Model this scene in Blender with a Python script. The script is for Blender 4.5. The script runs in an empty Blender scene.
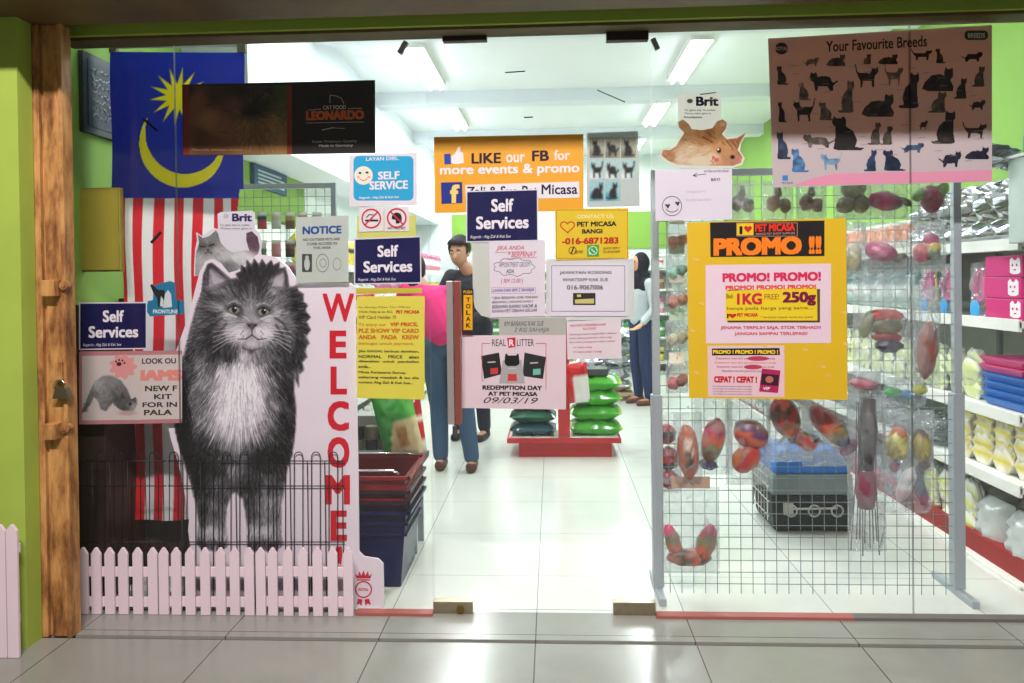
import bpy, math, random
import numpy as np
from mathutils import Vector, Matrix, noise as mnoise
random.seed(7); np.random.seed(7)
C = bpy.context.scene.collection
SC = bpy.context.scene
# ------------------------------------------------------------------ camera
H, D, F = 1.3692, 3.2084, 785.5
YAW, PIT, ROL, SHY = .0514, .0106, -.0122, -54.19
def rotm():
    c, s = math.cos(YAW), math.sin(YAW); A = Matrix(((c, s, 0), (-s, c, 0), (0, 0, 1)))
    c, s = math.cos(PIT), math.sin(PIT); B = Matrix(((1, 0, 0), (0, c, -s), (0, s, c)))
    return B @ A          # world -> (right, depth, up)
R0 = rotm()
cd = bpy.data.cameras.new('camera'); cam = bpy.data.objects.new('camera', cd); C.objects.link(cam)
# screen axes with the roll undone
cr, sr = math.cos(ROL), math.sin(ROL)
right = R0.transposed() @ Vector((cr, 0, sr)); up = R0.transposed() @ Vector((-sr, 0, cr)); fw = R0.transposed() @ Vector((0, 1, 0))
M = Matrix((right, up, -fw)).transposed().to_4x4(); M.translation = Vector((0, -D, H))
cam.matrix_world = M
SC.cycles.transparent_max_bounces = 40
cd.sensor_width = 36; cd.lens = F / 1024 * 36; cd.shift_y = SHY / 1024; cd.clip_start = .05; cd.clip_end = 200
SC.camera = cam
SC.view_settings.view_transform = 'Standard'; SC.view_settings.look = 'None'
SC.view_settings.gamma = 1; SC.view_settings.use_curve_mapping = False; SC.view_settings.exposure = 0
def ray(px, py):
    return fw * F + right * (px - 512) - up * (py - 341.5 - SHY)
def U(px, py, Y=0.0):
    d = ray(px, py); t = (Y + D) / d.y; return Vector((0, -D, H)) + d * t
def UZ(px, py, Z=0.0):
    d = ray(px, py); t = (Z - H) / d.z; return Vector((0, -D, H)) + d * t
def UX(px, py, X):
    d = ray(px, py); t = X / d.x; return Vector((0, -D, H)) + d * t
# ------------------------------------------------------------------ materials
def lin(c):
    r = []
    for v in c[:3]:
        v /= 255.; r.append(v / 12.92 if v <= .04045 else ((v + .055) / 1.055) ** 2.4)
    return (r[0], r[1], r[2], 1)
MATS = {}
def mat(name, col=(200, 200, 200), rough=.6, metal=0, noise=.06, scale=12, emit=None, trans=0, transcol=None, spec=.5, bump=0, bscale=60):
    if name in MATS: return MATS[name]
    m = bpy.data.materials.new(name); m.use_nodes = True; nt = m.node_tree; N = nt.nodes; L = nt.links
    b = N['Principled BSDF']; c = lin(col)
    b.inputs['Roughness'].default_value = rough; b.inputs['Metallic'].default_value = metal
    b.inputs['Specular IOR Level'].default_value = spec
    tc = N.new('ShaderNodeTexCoord')
    nz = N.new('ShaderNodeTexNoise'); nz.inputs['Scale'].default_value = scale; nz.inputs['Detail'].default_value = 5
    L.new(tc.outputs['Object'], nz.inputs['Vector'])
    mx = N.new('ShaderNodeMix'); mx.data_type = 'RGBA'
    mx.inputs[6].default_value = tuple(max(0, v * (1 - noise * 2)) for v in c[:3]) + (1,)
    mx.inputs[7].default_value = tuple(min(1, v * (1 + noise * 2)) for v in c[:3]) + (1,)
    L.new(nz.outputs['Fac'], mx.inputs[0]); L.new(mx.outputs[2], b.inputs['Base Color'])
    if bump:
        n2 = N.new('ShaderNodeTexNoise'); n2.inputs['Scale'].default_value = bscale; L.new(tc.outputs['Object'], n2.inputs['Vector'])
        bp = N.new('ShaderNodeBump'); bp.inputs['Strength'].default_value = bump; L.new(n2.outputs['Fac'], bp.inputs['Height']); L.new(bp.outputs['Normal'], b.inputs['Normal'])
    if emit:
        b.inputs['Emission Color'].default_value = lin(emit[0]); b.inputs['Emission Strength'].default_value = emit[1]
    if trans:
        t = N.new('ShaderNodeBsdfTranslucent'); t.inputs['Color'].default_value = lin(transcol or col)
        ms = N.new('ShaderNodeMixShader'); ms.inputs[0].default_value = trans
        L.new(b.outputs[0], ms.inputs[1]); L.new(t.outputs[0], ms.inputs[2]); L.new(ms.outputs[0], N['Material Output'].inputs['Surface'])
    MATS[name] = m; return m
def paintmat(name, rough=.5, trans=0, tint=(255, 255, 255), spec=.3, metal=0):
    """reads the printed colours from the colour attribute 'Col'"""
    if name in MATS: return MATS[name]
    m = bpy.data.materials.new(name); m.use_nodes = True; nt = m.node_tree; N = nt.nodes; L = nt.links
    b = N['Principled BSDF']; a = N.new('ShaderNodeVertexColor'); a.layer_name = 'Col'
    L.new(a.outputs['Color'], b.inputs['Base Color']); b.inputs['Roughness'].default_value = rough; b.inputs['Specular IOR Level'].default_value = spec
    b.inputs['Metallic'].default_value = metal
    if trans:
        t = N.new('ShaderNodeBsdfTranslucent'); ml = N.new('ShaderNodeMix'); ml.data_type = 'RGBA'; ml.blend_type = 'MULTIPLY'; ml.inputs[0].default_value = 1
        L.new(a.outputs['Color'], ml.inputs[6]); ml.inputs[7].default_value = lin(tint); L.new(ml.outputs[2], t.inputs['Color'])
        ms = N.new('ShaderNodeMixShader'); ms.inputs[0].default_value = trans
        L.new(b.outputs[0], ms.inputs[1]); L.new(t.outputs[0], ms.inputs[2]); L.new(ms.outputs[0], N['Material Output'].inputs['Surface'])
    MATS[name] = m; return m
def clearmat(name, tint=(255, 255, 255), gloss=.1, rough=.05, haze=0.0, hazecol=(230, 235, 240), hs=6, bump=0, bs=25, fres=True):
    if name in MATS: return MATS[name]
    m = bpy.data.materials.new(name); m.use_nodes = True; nt = m.node_tree; N = nt.nodes; L = nt.links
    N.remove(N['Principled BSDF']); out = N['Material Output']
    t = N.new('ShaderNodeBsdfTransparent'); t.inputs['Color'].default_value = lin(tint)
    g = N.new('ShaderNodeBsdfGlossy'); g.inputs['Roughness'].default_value = rough
    f = N.new('ShaderNodeLayerWeight'); f.inputs['Blend'].default_value = .5      # 1 - |cos|, the same from both sides
    pw = N.new('ShaderNodeMath'); pw.operation = 'POWER'; pw.inputs[1].default_value = 5; L.new(f.outputs['Facing'], pw.inputs[0])
    sc_ = N.new('ShaderNodeMath'); sc_.operation = 'MULTIPLY_ADD'; sc_.inputs[1].default_value = .95; sc_.inputs[2].default_value = .025 if not bump else .06; L.new(pw.outputs[0], sc_.inputs[0])
    ms = N.new('ShaderNodeMixShader')
    if fres: L.new(sc_.outputs[0], ms.inputs[0])
    else: ms.inputs[0].default_value = gloss
    L.new(t.outputs[0], ms.inputs[1]); L.new(g.outputs[0], ms.inputs[2])
    tc = N.new('ShaderNodeTexCoord')
    if bump:
        n2 = N.new('ShaderNodeTexNoise'); n2.inputs['Scale'].default_value = bs; n2.inputs['Detail'].default_value = 3; L.new(tc.outputs['Object'], n2.inputs['Vector'])
        bp = N.new('ShaderNodeBump'); bp.inputs['Strength'].default_value = bump; bp.inputs['Distance'].default_value = .05; L.new(n2.outputs['Fac'], bp.inputs['Height']); L.new(bp.outputs['Normal'], g.inputs['Normal']); L.new(bp.outputs['Normal'], f.inputs['Normal'])
    last = ms
    if haze:
        d = N.new('ShaderNodeBsdfDiffuse'); d.inputs['Color'].default_value = lin(hazecol)
        tr = N.new('ShaderNodeBsdfTranslucent'); tr.inputs['Color'].default_value = lin(hazecol)
        a = N.new('ShaderNodeAddShader'); m5 = N.new('ShaderNodeMixShader'); m5.inputs[0].default_value = .5
        L.new(d.outputs[0], m5.inputs[1]); L.new(tr.outputs[0], m5.inputs[2])
        nz = N.new('ShaderNodeTexNoise'); nz.inputs['Scale'].default_value = hs; nz.inputs['Detail'].default_value = 6; L.new(tc.outputs['Object'], nz.inputs['Vector'])
        mu = N.new('ShaderNodeMath'); mu.operation = 'MULTIPLY'; mu.inputs[1].default_value = haze * 2; L.new(nz.outputs['Fac'], mu.inputs[0])
        m6 = N.new('ShaderNodeMixShader'); L.new(mu.outputs[0], m6.inputs[0]); L.new(ms.outputs[0], m6.inputs[1]); L.new(m5.outputs[0], m6.inputs[2]); last = m6
        N.remove(a)
    L.new(last.outputs[0], out.inputs['Surface'])
    MATS[name] = m; return m
PC = {}
def cm(col, rough=.6, trans=0):
    k = 'colour_%d_%d_%d_%d_%d' % (col[0], col[1], col[2], rough * 100, trans * 100)
    return mat(k, col, rough, noise=.015, trans=trans, spec=.18)
# ------------------------------------------------------------------ objects
def link(name, me, parent=None, mats=(), smooth=False):
    for m in mats: me.materials.append(m)
    o = bpy.data.objects.new(name, me); C.objects.link(o)
    if parent is not None: o.parent = parent; o.matrix_parent_inverse = PI(parent)
    if smooth: me.polygons.foreach_set('use_smooth', [True] * len(me.polygons))
    return o
def PI(p):
    # parents are only ever placed by location / z rotation before children are added
    m = Matrix.LocRotScale(p.location, p.rotation_euler, p.scale)
    q = p.parent
    if q is not None: m = PI(q).inverted() @ p.matrix_parent_inverse @ m
    return m.inverted()
def tag(o, label=None, cat=None, group=None, kind=None):
    if label: o['label'] = label
    if cat: o['category'] = cat
    if group: o['group'] = group
    if kind: o['kind'] = kind
    return o
def empty(name, loc, label, cat, group=None, kind=None, rz=0):
    o = bpy.data.objects.new(name, None); C.objects.link(o); o.location = loc; o.rotation_euler = (0, 0, rz); o.empty_display_size = .05
    return tag(o, label, cat, group, kind)
def copy_tree(o, parent=None):
    c = o.copy(); C.objects.link(c)
    if parent is not None: c.parent = parent
    for ch in list(o.children): copy_tree(ch, c)
    return c
class MB:
    def __init__(s): s.v = []; s.f = []; s.mi = []; s.col = []
    def add(s, vs, fs, mi=0, col=None):
        n = len(s.v); s.v += [tuple(p) for p in vs]; s.f += [tuple(i + n for i in f) for f in fs]; s.mi += [mi] * len(fs)
        if col is not None: s.col += [col] * len(vs) if not isinstance(col, list) else col
        return s
    def box(s, a, b, mi=0, col=None):
        x0, y0, z0 = a; x1, y1, z1 = b
        if x0 > x1: x0, x1 = x1, x0
        if y0 > y1: y0, y1 = y1, y0
        if z0 > z1: z0, z1 = z1, z0
        v = [(x0, y0, z0), (x1, y0, z0), (x1, y1, z0), (x0, y1, z0), (x0, y0, z1), (x1, y0, z1), (x1, y1, z1), (x0, y1, z1)]
        return s.add(v, [(0, 3, 2, 1), (4, 5, 6, 7), (0, 1, 5, 4), (1, 2, 6, 5), (2, 3, 7, 6), (3, 0, 4, 7)], mi, col)
    def hexa(s, bot, top, mi=0, col=None):
        return s.add(list(bot) + list(top), [(0, 3, 2, 1), (4, 5, 6, 7), (0, 1, 5, 4), (1, 2, 6, 5), (2, 3, 7, 6), (3, 0, 4, 7)], mi, col)
    def tube(s, pts, r, n=8, mi=0, caps=True, col=None):
        pts = [Vector(p) for p in pts]; rs = r if isinstance(r, (list, tuple)) else [r] * len(pts); vs = []
        prev = None
        for i, p in enumerate(pts):
            d = (pts[min(i + 1, len(pts) - 1)] - pts[max(i - 1, 0)]).normalized()
            if prev is None:
                a = Vector((0, 0, 1)) if abs(d.z) < .9 else Vector((1, 0, 0)); a = (a - d * a.dot(d)).normalized()
            else: a = (prev - d * prev.dot(d)).normalized()
            prev = a; b = d.cross(a)
            for k in range(n):
                t = 2 * math.pi * k / n; vs.append(p + (a * math.cos(t) + b * math.sin(t)) * rs[i])
        fs = []
        for i in range(len(pts) - 1):
            for k in range(n): fs.append((i * n + k, i * n + (k + 1) % n, (i + 1) * n + (k + 1) % n, (i + 1) * n + k))
        if caps: fs += [tuple(reversed(range(n))), tuple((len(pts) - 1) * n + k for k in range(n))]
        return s.add(vs, fs, mi, col)
    def prism(s, pts2, y0, y1, mi=0, col=None, conv=None):
        """outline in x,z extruded in y"""
        n = len(pts2); v = [(p[0], y0, p[1]) for p in pts2] + [(p[0], y1, p[1]) for p in pts2]
        f = [tuple(range(n)), tuple(reversed(range(n, 2 * n)))] + [(i, i + n, (i + 1) % n + n, (i + 1) % n) for i in range(n)]
        return s.add(v, f, mi, col)
    def ell(s, c, r, rot=None, nu=14, nv=9, mi=0, col=None, fn=None):
        vs = []; cols = []
        for j in range(nv + 1):
            ph = math.pi * j / nv
            for i in range(nu):
                th = 2 * math.pi * i / nu
                p = Vector((math.sin(ph) * math.cos(th) * r[0], math.sin(ph) * math.sin(th) * r[1], math.cos(ph) * r[2]))
                if fn: cols.append(fn(p.x / r[0], p.y / r[1], p.z / r[2]))
                if rot is not None: p = rot @ p
                vs.append(Vector(c) + p)
        fs = []
        for j in range(nv):
            for i in range(nu): fs.append((j * nu + i, j * nu + (i + 1) % nu, (j + 1) * nu + (i + 1) % nu, (j + 1) * nu + i)[::-1])
        return s.add(vs, fs, mi, cols if fn else col)
    def mesh(s, name):
        me = bpy.data.meshes.new(name); me.from_pydata(s.v, [], s.f); me.update()
        if any(s.mi): me.polygons.foreach_set('material_index', s.mi)
        if s.col and len(s.col) == len(s.v):
            a = me.color_attributes.new('Col', 'FLOAT_COLOR', 'POINT'); a.data.foreach_set('color', [x for c in s.col for x in lin(c)])
        return me
    def build(s, name, mats, parent=None, smooth=False, bevel=0):
        if not isinstance(mats, (list, tuple)): mats = [mats]
        o = link(name, s.mesh(name), parent, mats, smooth)
        if bevel:
            m = o.modifiers.new('Bevel', 'BEVEL'); m.width = bevel; m.segments = 2; m.limit_method = 'ANGLE'
        return o
# ------------------------------------------------------------------ lettering
def bake(ob, name):
    dg = bpy.context.evaluated_depsgraph_get(); me = bpy.data.meshes.new_from_object(ob.evaluated_get(dg)); me.name = name; return me
def text_verts(s, bold=0., shear=0., spacing=1., wide=None):
    cu = bpy.data.curves.new('t', 'FONT'); cu.body = s; cu.shear = shear; cu.resolution_u = 3; cu.fill_mode = 'FRONT'; cu.space_character = spacing
    cu.align_x = 'CENTER'
    o = bpy.data.objects.new('t', cu); C.objects.link(o); bpy.context.view_layer.update()
    me = bake(o, 't'); bpy.data.objects.remove(o); bpy.data.curves.remove(cu)
    v = [tuple(p.co) for p in me.vertices]; f = [tuple(p.vertices) for p in me.polygons]; bpy.data.meshes.remove(me)
    if bold > .012:      # a heavier cut: the strokes widened all round
        n = len(v); b = bold * .85; d = [(0, 0), (b, b * .8), (-b, b * .8), (b, -b * .8), (-b, -b * .8)] + ([(b, 0), (-b, 0)] if bold > .045 else [])
        v = [(x + dx, y + dy, float(k)) for k, (dx, dy) in enumerate(d) for x, y, z in v]; f = [tuple(i + n * k for i in q) for k in range(len(d)) for q in f]
    return v, f
def slopes(q):
    (x0, y0), (x1, y1), (x2, y2), (x3, y3) = q  # tl tr br bl
    st = (y1 - y0) / (x1 - x0); sb = (y2 - y3) / (x2 - x3); return st, sb, (y0 + y1) / 2, (y2 + y3) / 2
def text(s, box, col, parent, Y, bold=.02, shear=0, quad=None, name='lettering', rough=.5, spacing=1., emb=.0006, label=None):
    v, f = text_verts(s, bold, shear, spacing)
    if not v: return
    xs = [p[0] for p in v]; ys = [p[1] for p in v]; ax, bx, ay, by = min(xs), max(xs), min(ys), max(ys)
    x0, y0, x1, y1 = box; out = []
    if quad: st, sb, yt, yb = slopes(quad); xc = sum(p[0] for p in quad) / 4
    for p in v:
        px = x0 + (p[0] - ax) / (bx - ax) * (x1 - x0); py = y1 - (p[1] - ay) / (by - ay) * (y1 - y0)
        if quad:
            t = (py - yt) / (yb - yt); py += (st + (sb - st) * t) * (px - xc)
        out.append(U(px, py, Y - emb - p[2] * 4e-5))
    o = MB().add(out, f).build(name, col if not isinstance(col, tuple) else cm(col, rough), parent)
    if label: o['label'] = label
    return o
def pxpoly(mb, pts, Y, T=.001, mi=0):
    """outline given on the plane Y, extruded backwards by T"""
    a = [U(x, y, Y) for x, y in pts]; n = len(a); b = [p + Vector((0, T, 0)) for p in a]
    # orientation: front faces -Y
    ar = sum(a[i].x * a[(i + 1) % n].z - a[(i + 1) % n].x * a[i].z for i in range(n))
    if ar < 0: a.reverse(); b.reverse()
    f = [tuple(range(n)), tuple(reversed(range(n, 2 * n)))] + [(i, i + n, (i + 1) % n + n, (i + 1) % n) for i in range(n)]
    return mb.add(a + b, f, mi)
def rrect(x0, y0, x1, y1, r, n=5):
    p = []
    for cx, cy, a0 in ((x1 - r, y0 + r, -90), (x1 - r, y1 - r, 0), (x0 + r, y1 - r, 90), (x0 + r, y0 + r, 180)):
        for k in range(n + 1):
            a = math.radians(a0 + 90 * k / n); p.append((cx + r * math.cos(a), cy + r * math.sin(a)))
    return p
def circ(cx, cy, rx, ry=None, n=24, a0=0, a1=360):
    ry = ry or rx; return [(cx + rx * math.cos(math.radians(a0 + (a1 - a0) * k / n)), cy + ry * math.sin(math.radians(a0 + (a1 - a0) * k / n))) for k in range(n + (0 if a1 - a0 == 360 else 1))]
def ringm(mb, cx, cy, ro, ri, Y, mi=0, sy=1., n=24):
    a = [U(cx + ro * math.cos(2 * math.pi * k / n), cy + ro * sy * math.sin(2 * math.pi * k / n), Y) for k in range(n)]
    b = [U(cx + ri * math.cos(2 * math.pi * k / n), cy + ri * sy * math.sin(2 * math.pi * k / n), Y) for k in range(n)]
    return mb.add(a + b, [(k, (k + 1) % n, (k + 1) % n + n, k + n)[::-1] for k in range(n)], mi)
def shapes(name, lst, Y, parent, col, emb=.0006, T=.0003, label=None):
    m = MB()
    for p in lst: pxpoly(m, p, Y - emb, T)
    o = m.build(name, cm(col) if isinstance(col, tuple) else col, parent)
    if label: o['label'] = label
    return o
def line_shape(x0, y0, x1, y1, w):
    dx, dy = x1 - x0, y1 - y0; l = math.hypot(dx, dy) or 1; nx, ny = -dy / l * w / 2, dx / l * w / 2
    return [(x0 + nx, y0 + ny), (x1 + nx, y1 + ny), (x1 - nx, y1 - ny), (x0 - nx, y0 - ny)]
def frame_shapes(x0, y0, x1, y1, w):
    return [[(x0, y0), (x1, y0), (x1, y0 + w), (x0, y0 + w)], [(x0, y1 - w), (x1, y1 - w), (x1, y1), (x0, y1)], [(x0, y0), (x0 + w, y0), (x0 + w, y1), (x0, y1)], [(x1 - w, y0), (x1, y0), (x1, y1), (x1 - w, y1)]]
def poster(name, label, cat, quad, Y, col, texts=(), group=None, trans=.06, tcol=None, rough=.45, sheetmat=None, outline=None):
    c = U(sum(p[0] for p in quad) / 4, max(p[1] for p in quad), Y)
    r = empty(name, c, label, cat, group)
    m = MB(); pxpoly(m, outline or quad, Y)
    sm = sheetmat or mat('paper_%d_%d_%d_%d' % (col + (int(trans * 100),)), col, rough, noise=.02, scale=9, trans=trans, transcol=tcol)
    m.build('sheet', sm, r)
    for t in texts:
        o = dict(t[3]) if len(t) > 3 else {}
        text(t[0], t[1], t[2], r, Y, quad=quad, **o)
    r['_y'] = Y; del r['_y']
    return r
# ------------------------------------------------------------------ painting (printed pictures as fine colour grids)
class Cv:
    def __init__(s, x0, y0, x1, y1, res=2, bg=(230, 225, 230)):
        s.x0, s.y0, s.x1, s.y1, s.res = x0, y0, x1, y1, res
        s.nx = int(round((x1 - x0) * res)) + 1; s.ny = int(round((y1 - y0) * res)) + 1
        s.X, s.Y = np.meshgrid(np.linspace(x0, x1, s.nx), np.linspace(y0, y1, s.ny))
        s.c = np.zeros((s.ny, s.nx, 3)) + np.array(bg, float)
        s.st = .5 / res + .15
    def win(s, a, b, c, d):
        i0 = max(0, int((a - s.x0) * s.res) - 2); i1 = min(s.nx, int((c - s.x0) * s.res) + 4)
        j0 = max(0, int((b - s.y0) * s.res) - 2); j1 = min(s.ny, int((d - s.y0) * s.res) + 4)
        return slice(j0, max(j0, j1)), slice(i0, max(i0, i1))
    def mix(s, w, a, col):
        a = np.clip(a, 0, 1)[..., None]; s.c[w] = s.c[w] * (1 - a) + np.array(col, float) * a
    def sd(s, pts, X, Y):
        d = np.full(X.shape, 1e9); ins = np.zeros(X.shape, bool); n = len(pts)
        for i in range(n):
            x0, y0 = pts[i]; x1, y1 = pts[(i + 1) % n]; ex, ey = x1 - x0, y1 - y0
            t = np.clip(((X - x0) * ex + (Y - y0) * ey) / (ex * ex + ey * ey + 1e-12), 0, 1)
            d = np.minimum(d, (X - x0 - t * ex) ** 2 + (Y - y0 - t * ey) ** 2)
            if y0 != y1:
                cnd = ((y0 > Y) != (y1 > Y)) & (X < ex * (Y - y0) / ey + x0); ins ^= cnd
        d = np.sqrt(d); return np.where(ins, d, -d)
    def poly(s, pts, col, soft=None, alpha=1):
        so = soft or s.st; xs = [p[0] for p in pts]; ys = [p[1] for p in pts]
        w = s.win(min(xs) - so, min(ys) - so, max(xs) + so, max(ys) + so)
        if s.X[w].size: s.mix(w, (s.sd(pts, s.X[w], s.Y[w]) / so * .5 + .5) * alpha if soft is None else np.clip(s.sd(pts, s.X[w], s.Y[w]) / so * .5 + .5, 0, 1) * alpha, col)
    def ell(s, cx, cy, rx, ry, col, rot=0, soft=None, alpha=1):
        r = max(rx, ry) * 1.6 + 2; w = s.win(cx - r, cy - r, cx + r, cy + r)
        if not s.X[w].size: return
        c, n = math.cos(rot), math.sin(rot); X = s.X[w] - cx; Y = s.Y[w] - cy; x = (X * c + Y * n) / rx; y = (-X * n + Y * c) / ry
        q = (1 - np.sqrt(x * x + y * y)) * min(rx, ry); so = soft or s.st
        s.mix(w, np.clip(q / so * .5 + .5, 0, 1) * alpha, col)
    def line(s, pts, wd, col, alpha=1, wd2=None):
        for i in range(len(pts) - 1):
            (x0, y0), (x1, y1) = pts[i], pts[i + 1]; w = s.win(min(x0, x1) - wd - 1, min(y0, y1) - wd - 1, max(x0, x1) + wd + 1, max(y0, y1) + wd + 1)
            if not s.X[w].size: continue
            ex, ey = x1 - x0, y1 - y0; X, Y = s.X[w], s.Y[w]
            t = np.clip(((X - x0) * ex + (Y - y0) * ey) / (ex * ex + ey * ey + 1e-9), 0, 1)
            d = np.sqrt((X - x0 - t * ex) ** 2 + (Y - y0 - t * ey) ** 2)
            ww = wd / 2 * (1 if wd2 is None else 1) * ((1 - t * .8) if wd2 is not None else 1)
            s.mix(w, np.clip((ww - d) / s.st * .5 + .5, 0, 1) * alpha, col)
    def tones(s, pts, k=3.2):
        """smooth grey map through (x, y, grey or rgb) points"""
        P = np.array([p[:2] for p in pts], float); G = np.array([(p[2],) * 3 if not isinstance(p[2], tuple) else p[2] for p in pts], float)
        num = np.zeros(s.c.shape); den = np.zeros(s.X.shape)
        for (x, y), g in zip(P, G):
            w = 1 / (((s.X - x) ** 2 + (s.Y - y) ** 2 + 4) ** (k / 2)); num += w[..., None] * g; den += w
        return num / den[..., None]
    def fur(s, mask, angfn, n, length=(4, 9), amp=35, wd=.7, alpha=.55, seed=3):
        rg = np.random.RandomState(seed); base = s.c.copy()
        ys, xs = np.nonzero(mask); pick = rg.randint(0, len(ys), n)
        for q in pick:
            x = s.X[ys[q], xs[q]]; y = s.Y[ys[q], xs[q]]; g = base[ys[q], xs[q]]
            a = angfn(x, y) + rg.uniform(-.3, .3); l = rg.uniform(*length); col = np.clip(g + rg.normal(0, amp), 8, 250)
            s.line([(x - math.cos(a) * l / 2, y - math.sin(a) * l / 2), (x + math.cos(a) * l / 2, y + math.sin(a) * l / 2)], wd, col, alpha, wd2=0)
    def grain(s, amp, seed=1):
        s.c += np.random.RandomState(seed).normal(0, amp, s.X.shape)[..., None]
    def mesh(s, name, Y, parent, mask=None, emb=.0006, m=None, label=None):
        d = np.array([[tuple(ray(x, y)) for x in (0., 1.)] for y in (0., 1.)])
        base = d[0, 0]; dx = d[0, 1] - d[0, 0]; dy = d[1, 0] - d[0, 0]
        R = base + s.X[..., None] * dx + s.Y[..., None] * dy; t = ((Y - emb) + D) / R[..., 1]
        P = R * t[..., None] + np.array([0, -D, H])
        idx = np.arange(s.nx * s.ny).reshape(s.ny, s.nx)
        q = np.stack([idx[1:, :-1], idx[1:, 1:], idx[:-1, 1:], idx[:-1, :-1]], -1).reshape(-1, 4)
        V = P.reshape(-1, 3); Cc = np.clip(s.c.reshape(-1, 3), 0, 255) / 255.
        if mask is not None:
            k = mask.reshape(-1); q = q[k[q].all(1)]
            used = np.unique(q); mp = np.zeros(len(V), int); mp[used] = np.arange(len(used)); q = mp[q]; V = V[used]; Cc = Cc[used]
        Cc = np.where(Cc <= .04045, Cc / 12.92, ((Cc + .055) / 1.055) ** 2.4)
        me = bpy.data.meshes.new(name); me.vertices.add(len(V)); me.vertices.foreach_set('co', V.astype(np.float32).ravel())
        me.loops.add(len(q) * 4); me.loops.foreach_set('vertex_index', q.astype(np.int32).ravel())
        me.polygons.add(len(q)); me.polygons.foreach_set('loop_start', np.arange(0, len(q) * 4, 4, dtype=np.int32)); me.polygons.foreach_set('loop_total', np.full(len(q), 4, np.int32))
        me.update(); a = me.color_attributes.new('Col', 'FLOAT_COLOR', 'POINT'); a.data.foreach_set('color', np.c_[Cc, np.ones(len(Cc))].astype(np.float32).ravel())
        o = link(name, me, parent, [m or paintmat('printed_ink', .45, .04)])
        if label: o['label'] = label
        return o
# ================================================================== THE SETTING
XL, XR, YB, ZC, T = -2.08, 2.56, 8.6, 3.2, 2.372
def tilemat(name, col, rough, joint, jw=.004, veins=.03):
    m = bpy.data.materials.new(name); m.use_nodes = True; nt = m.node_tree; N = nt.nodes; L = nt.links; b = N['Principled BSDF']
    tc = N.new('ShaderNodeTexCoord'); sx = N.new('ShaderNodeSeparateXYZ'); L.new(tc.outputs['Object'], sx.inputs[0])
    def jt(o, off):
        a = N.new('ShaderNodeMath'); a.operation = 'SUBTRACT'; L.new(sx.outputs[o], a.inputs[0]); a.inputs[1].default_value = off - jw / 2
        d = N.new('ShaderNodeMath'); d.operation = 'DIVIDE'; L.new(a.outputs[0], d.inputs[0]); d.inputs[1].default_value = .6
        f = N.new('ShaderNodeMath'); f.operation = 'FRACT'; L.new(d.outputs[0], f.inputs[0])
        l = N.new('ShaderNodeMath'); l.operation = 'LESS_THAN'; L.new(f.outputs[0], l.inputs[0]); l.inputs[1].default_value = jw / .6; return l
    a, c = jt(0, -.0792 - 6), jt(1, .3985 - 6)
    mx = N.new('ShaderNodeMath'); mx.operation = 'MAXIMUM'; L.new(a.outputs[0], mx.inputs[0]); L.new(c.outputs[0], mx.inputs[1])
    nz = N.new('ShaderNodeTexNoise'); nz.inputs['Scale'].default_value = 3; nz.inputs['Detail'].default_value = 8; nz.inputs['Distortion'].default_value = 1.2; L.new(tc.outputs['Object'], nz.inputs['Vector'])
    cc = lin(col); m1 = N.new('ShaderNodeMix'); m1.data_type = 'RGBA'; m1.inputs[6].default_value = tuple(v * (1 - 3 * veins) for v in cc[:3]) + (1,); m1.inputs[7].default_value = tuple(min(1, v * (1 + 3 * veins)) for v in cc[:3]) + (1,)
    L.new(nz.outputs['Fac'], m1.inputs[0])
    m2 = N.new('ShaderNodeMix'); m2.data_type = 'RGBA'; L.new(mx.outputs[0], m2.inputs[0]); L.new(m1.outputs[2], m2.inputs[6]); m2.inputs[7].default_value = lin(joint)
    L.new(m2.outputs[2], b.inputs['Base Color'])
    n3 = N.new('ShaderNodeTexNoise'); n3.inputs['Scale'].default_value = 7; L.new(tc.outputs['Object'], n3.inputs['Vector'])
    mr = N.new('ShaderNodeMapRange'); mr.inputs[3].default_value = rough * .7; mr.inputs[4].default_value = rough * 1.4; L.new(n3.outputs['Fac'], mr.inputs[0]); L.new(mr.outputs[0], b.inputs['Roughness'])
    return m
m_floor_in = tilemat('glazed_shop_tile', (214, 217, 208), .16, (150, 152, 148))
m_floor_out = tilemat('walkway_tile', (142, 146, 136), .2, (84, 84, 78), .005, .05)
m_green = mat('lime_wall_paint', (128, 170, 66), .75, noise=.05, scale=3, bump=.05)
m_white = mat('white_ceiling_paint', (232, 236, 238), .8, noise=.02, scale=2)
m_dgreen = mat('column_green_paint', (160, 188, 76), .6, noise=.08, scale=4, bump=.08)
def struct(name, mb, m, parent=None, **k):
    o = mb.build(name, m, parent, **k)
    if parent is None: o['kind'] = 'structure'
    return o
struct('floor', MB().box((XL, 0, -.05), (XR, YB, 0)), m_floor_in)
struct('pavement', MB().box((-4.2, -5.2, -.05), (4.2, -.275, 0)).box((-4.2, -.246, -.05), (4.2, -.001, 0)), m_floor_out)
struct('drain_channel', MB().box((-2.0, -.275, -.05), (4.2, -.246, -.012)), mat('dark_channel', (34, 26, 24), .5))
struct('trim_1', MB().box((U(358, 600).x, -.05, 0), (U(434, 600).x, -.004, .012)), mat('pink_threshold', (158, 92, 84), .5))
struct('trim_2', MB().box((U(655, 600).x, -.05, 0), (U(850, 600).x, -.004, .012)), mat('pink_threshold', (158, 92, 84), .5))
struct('trim_3', MB().box((U(850, 600).x, -.05, 0), (2.9, -.004, .012)), mat('grey_threshold', (104, 102, 96), .5))
struct('wall_left', MB().box((XL - .12, .02, 0), (XL, YB, ZC)), m_green)
struct('wall_right', MB().box((XR, .02, 0), (XR + .12, YB, ZC)), m_green)
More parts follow.
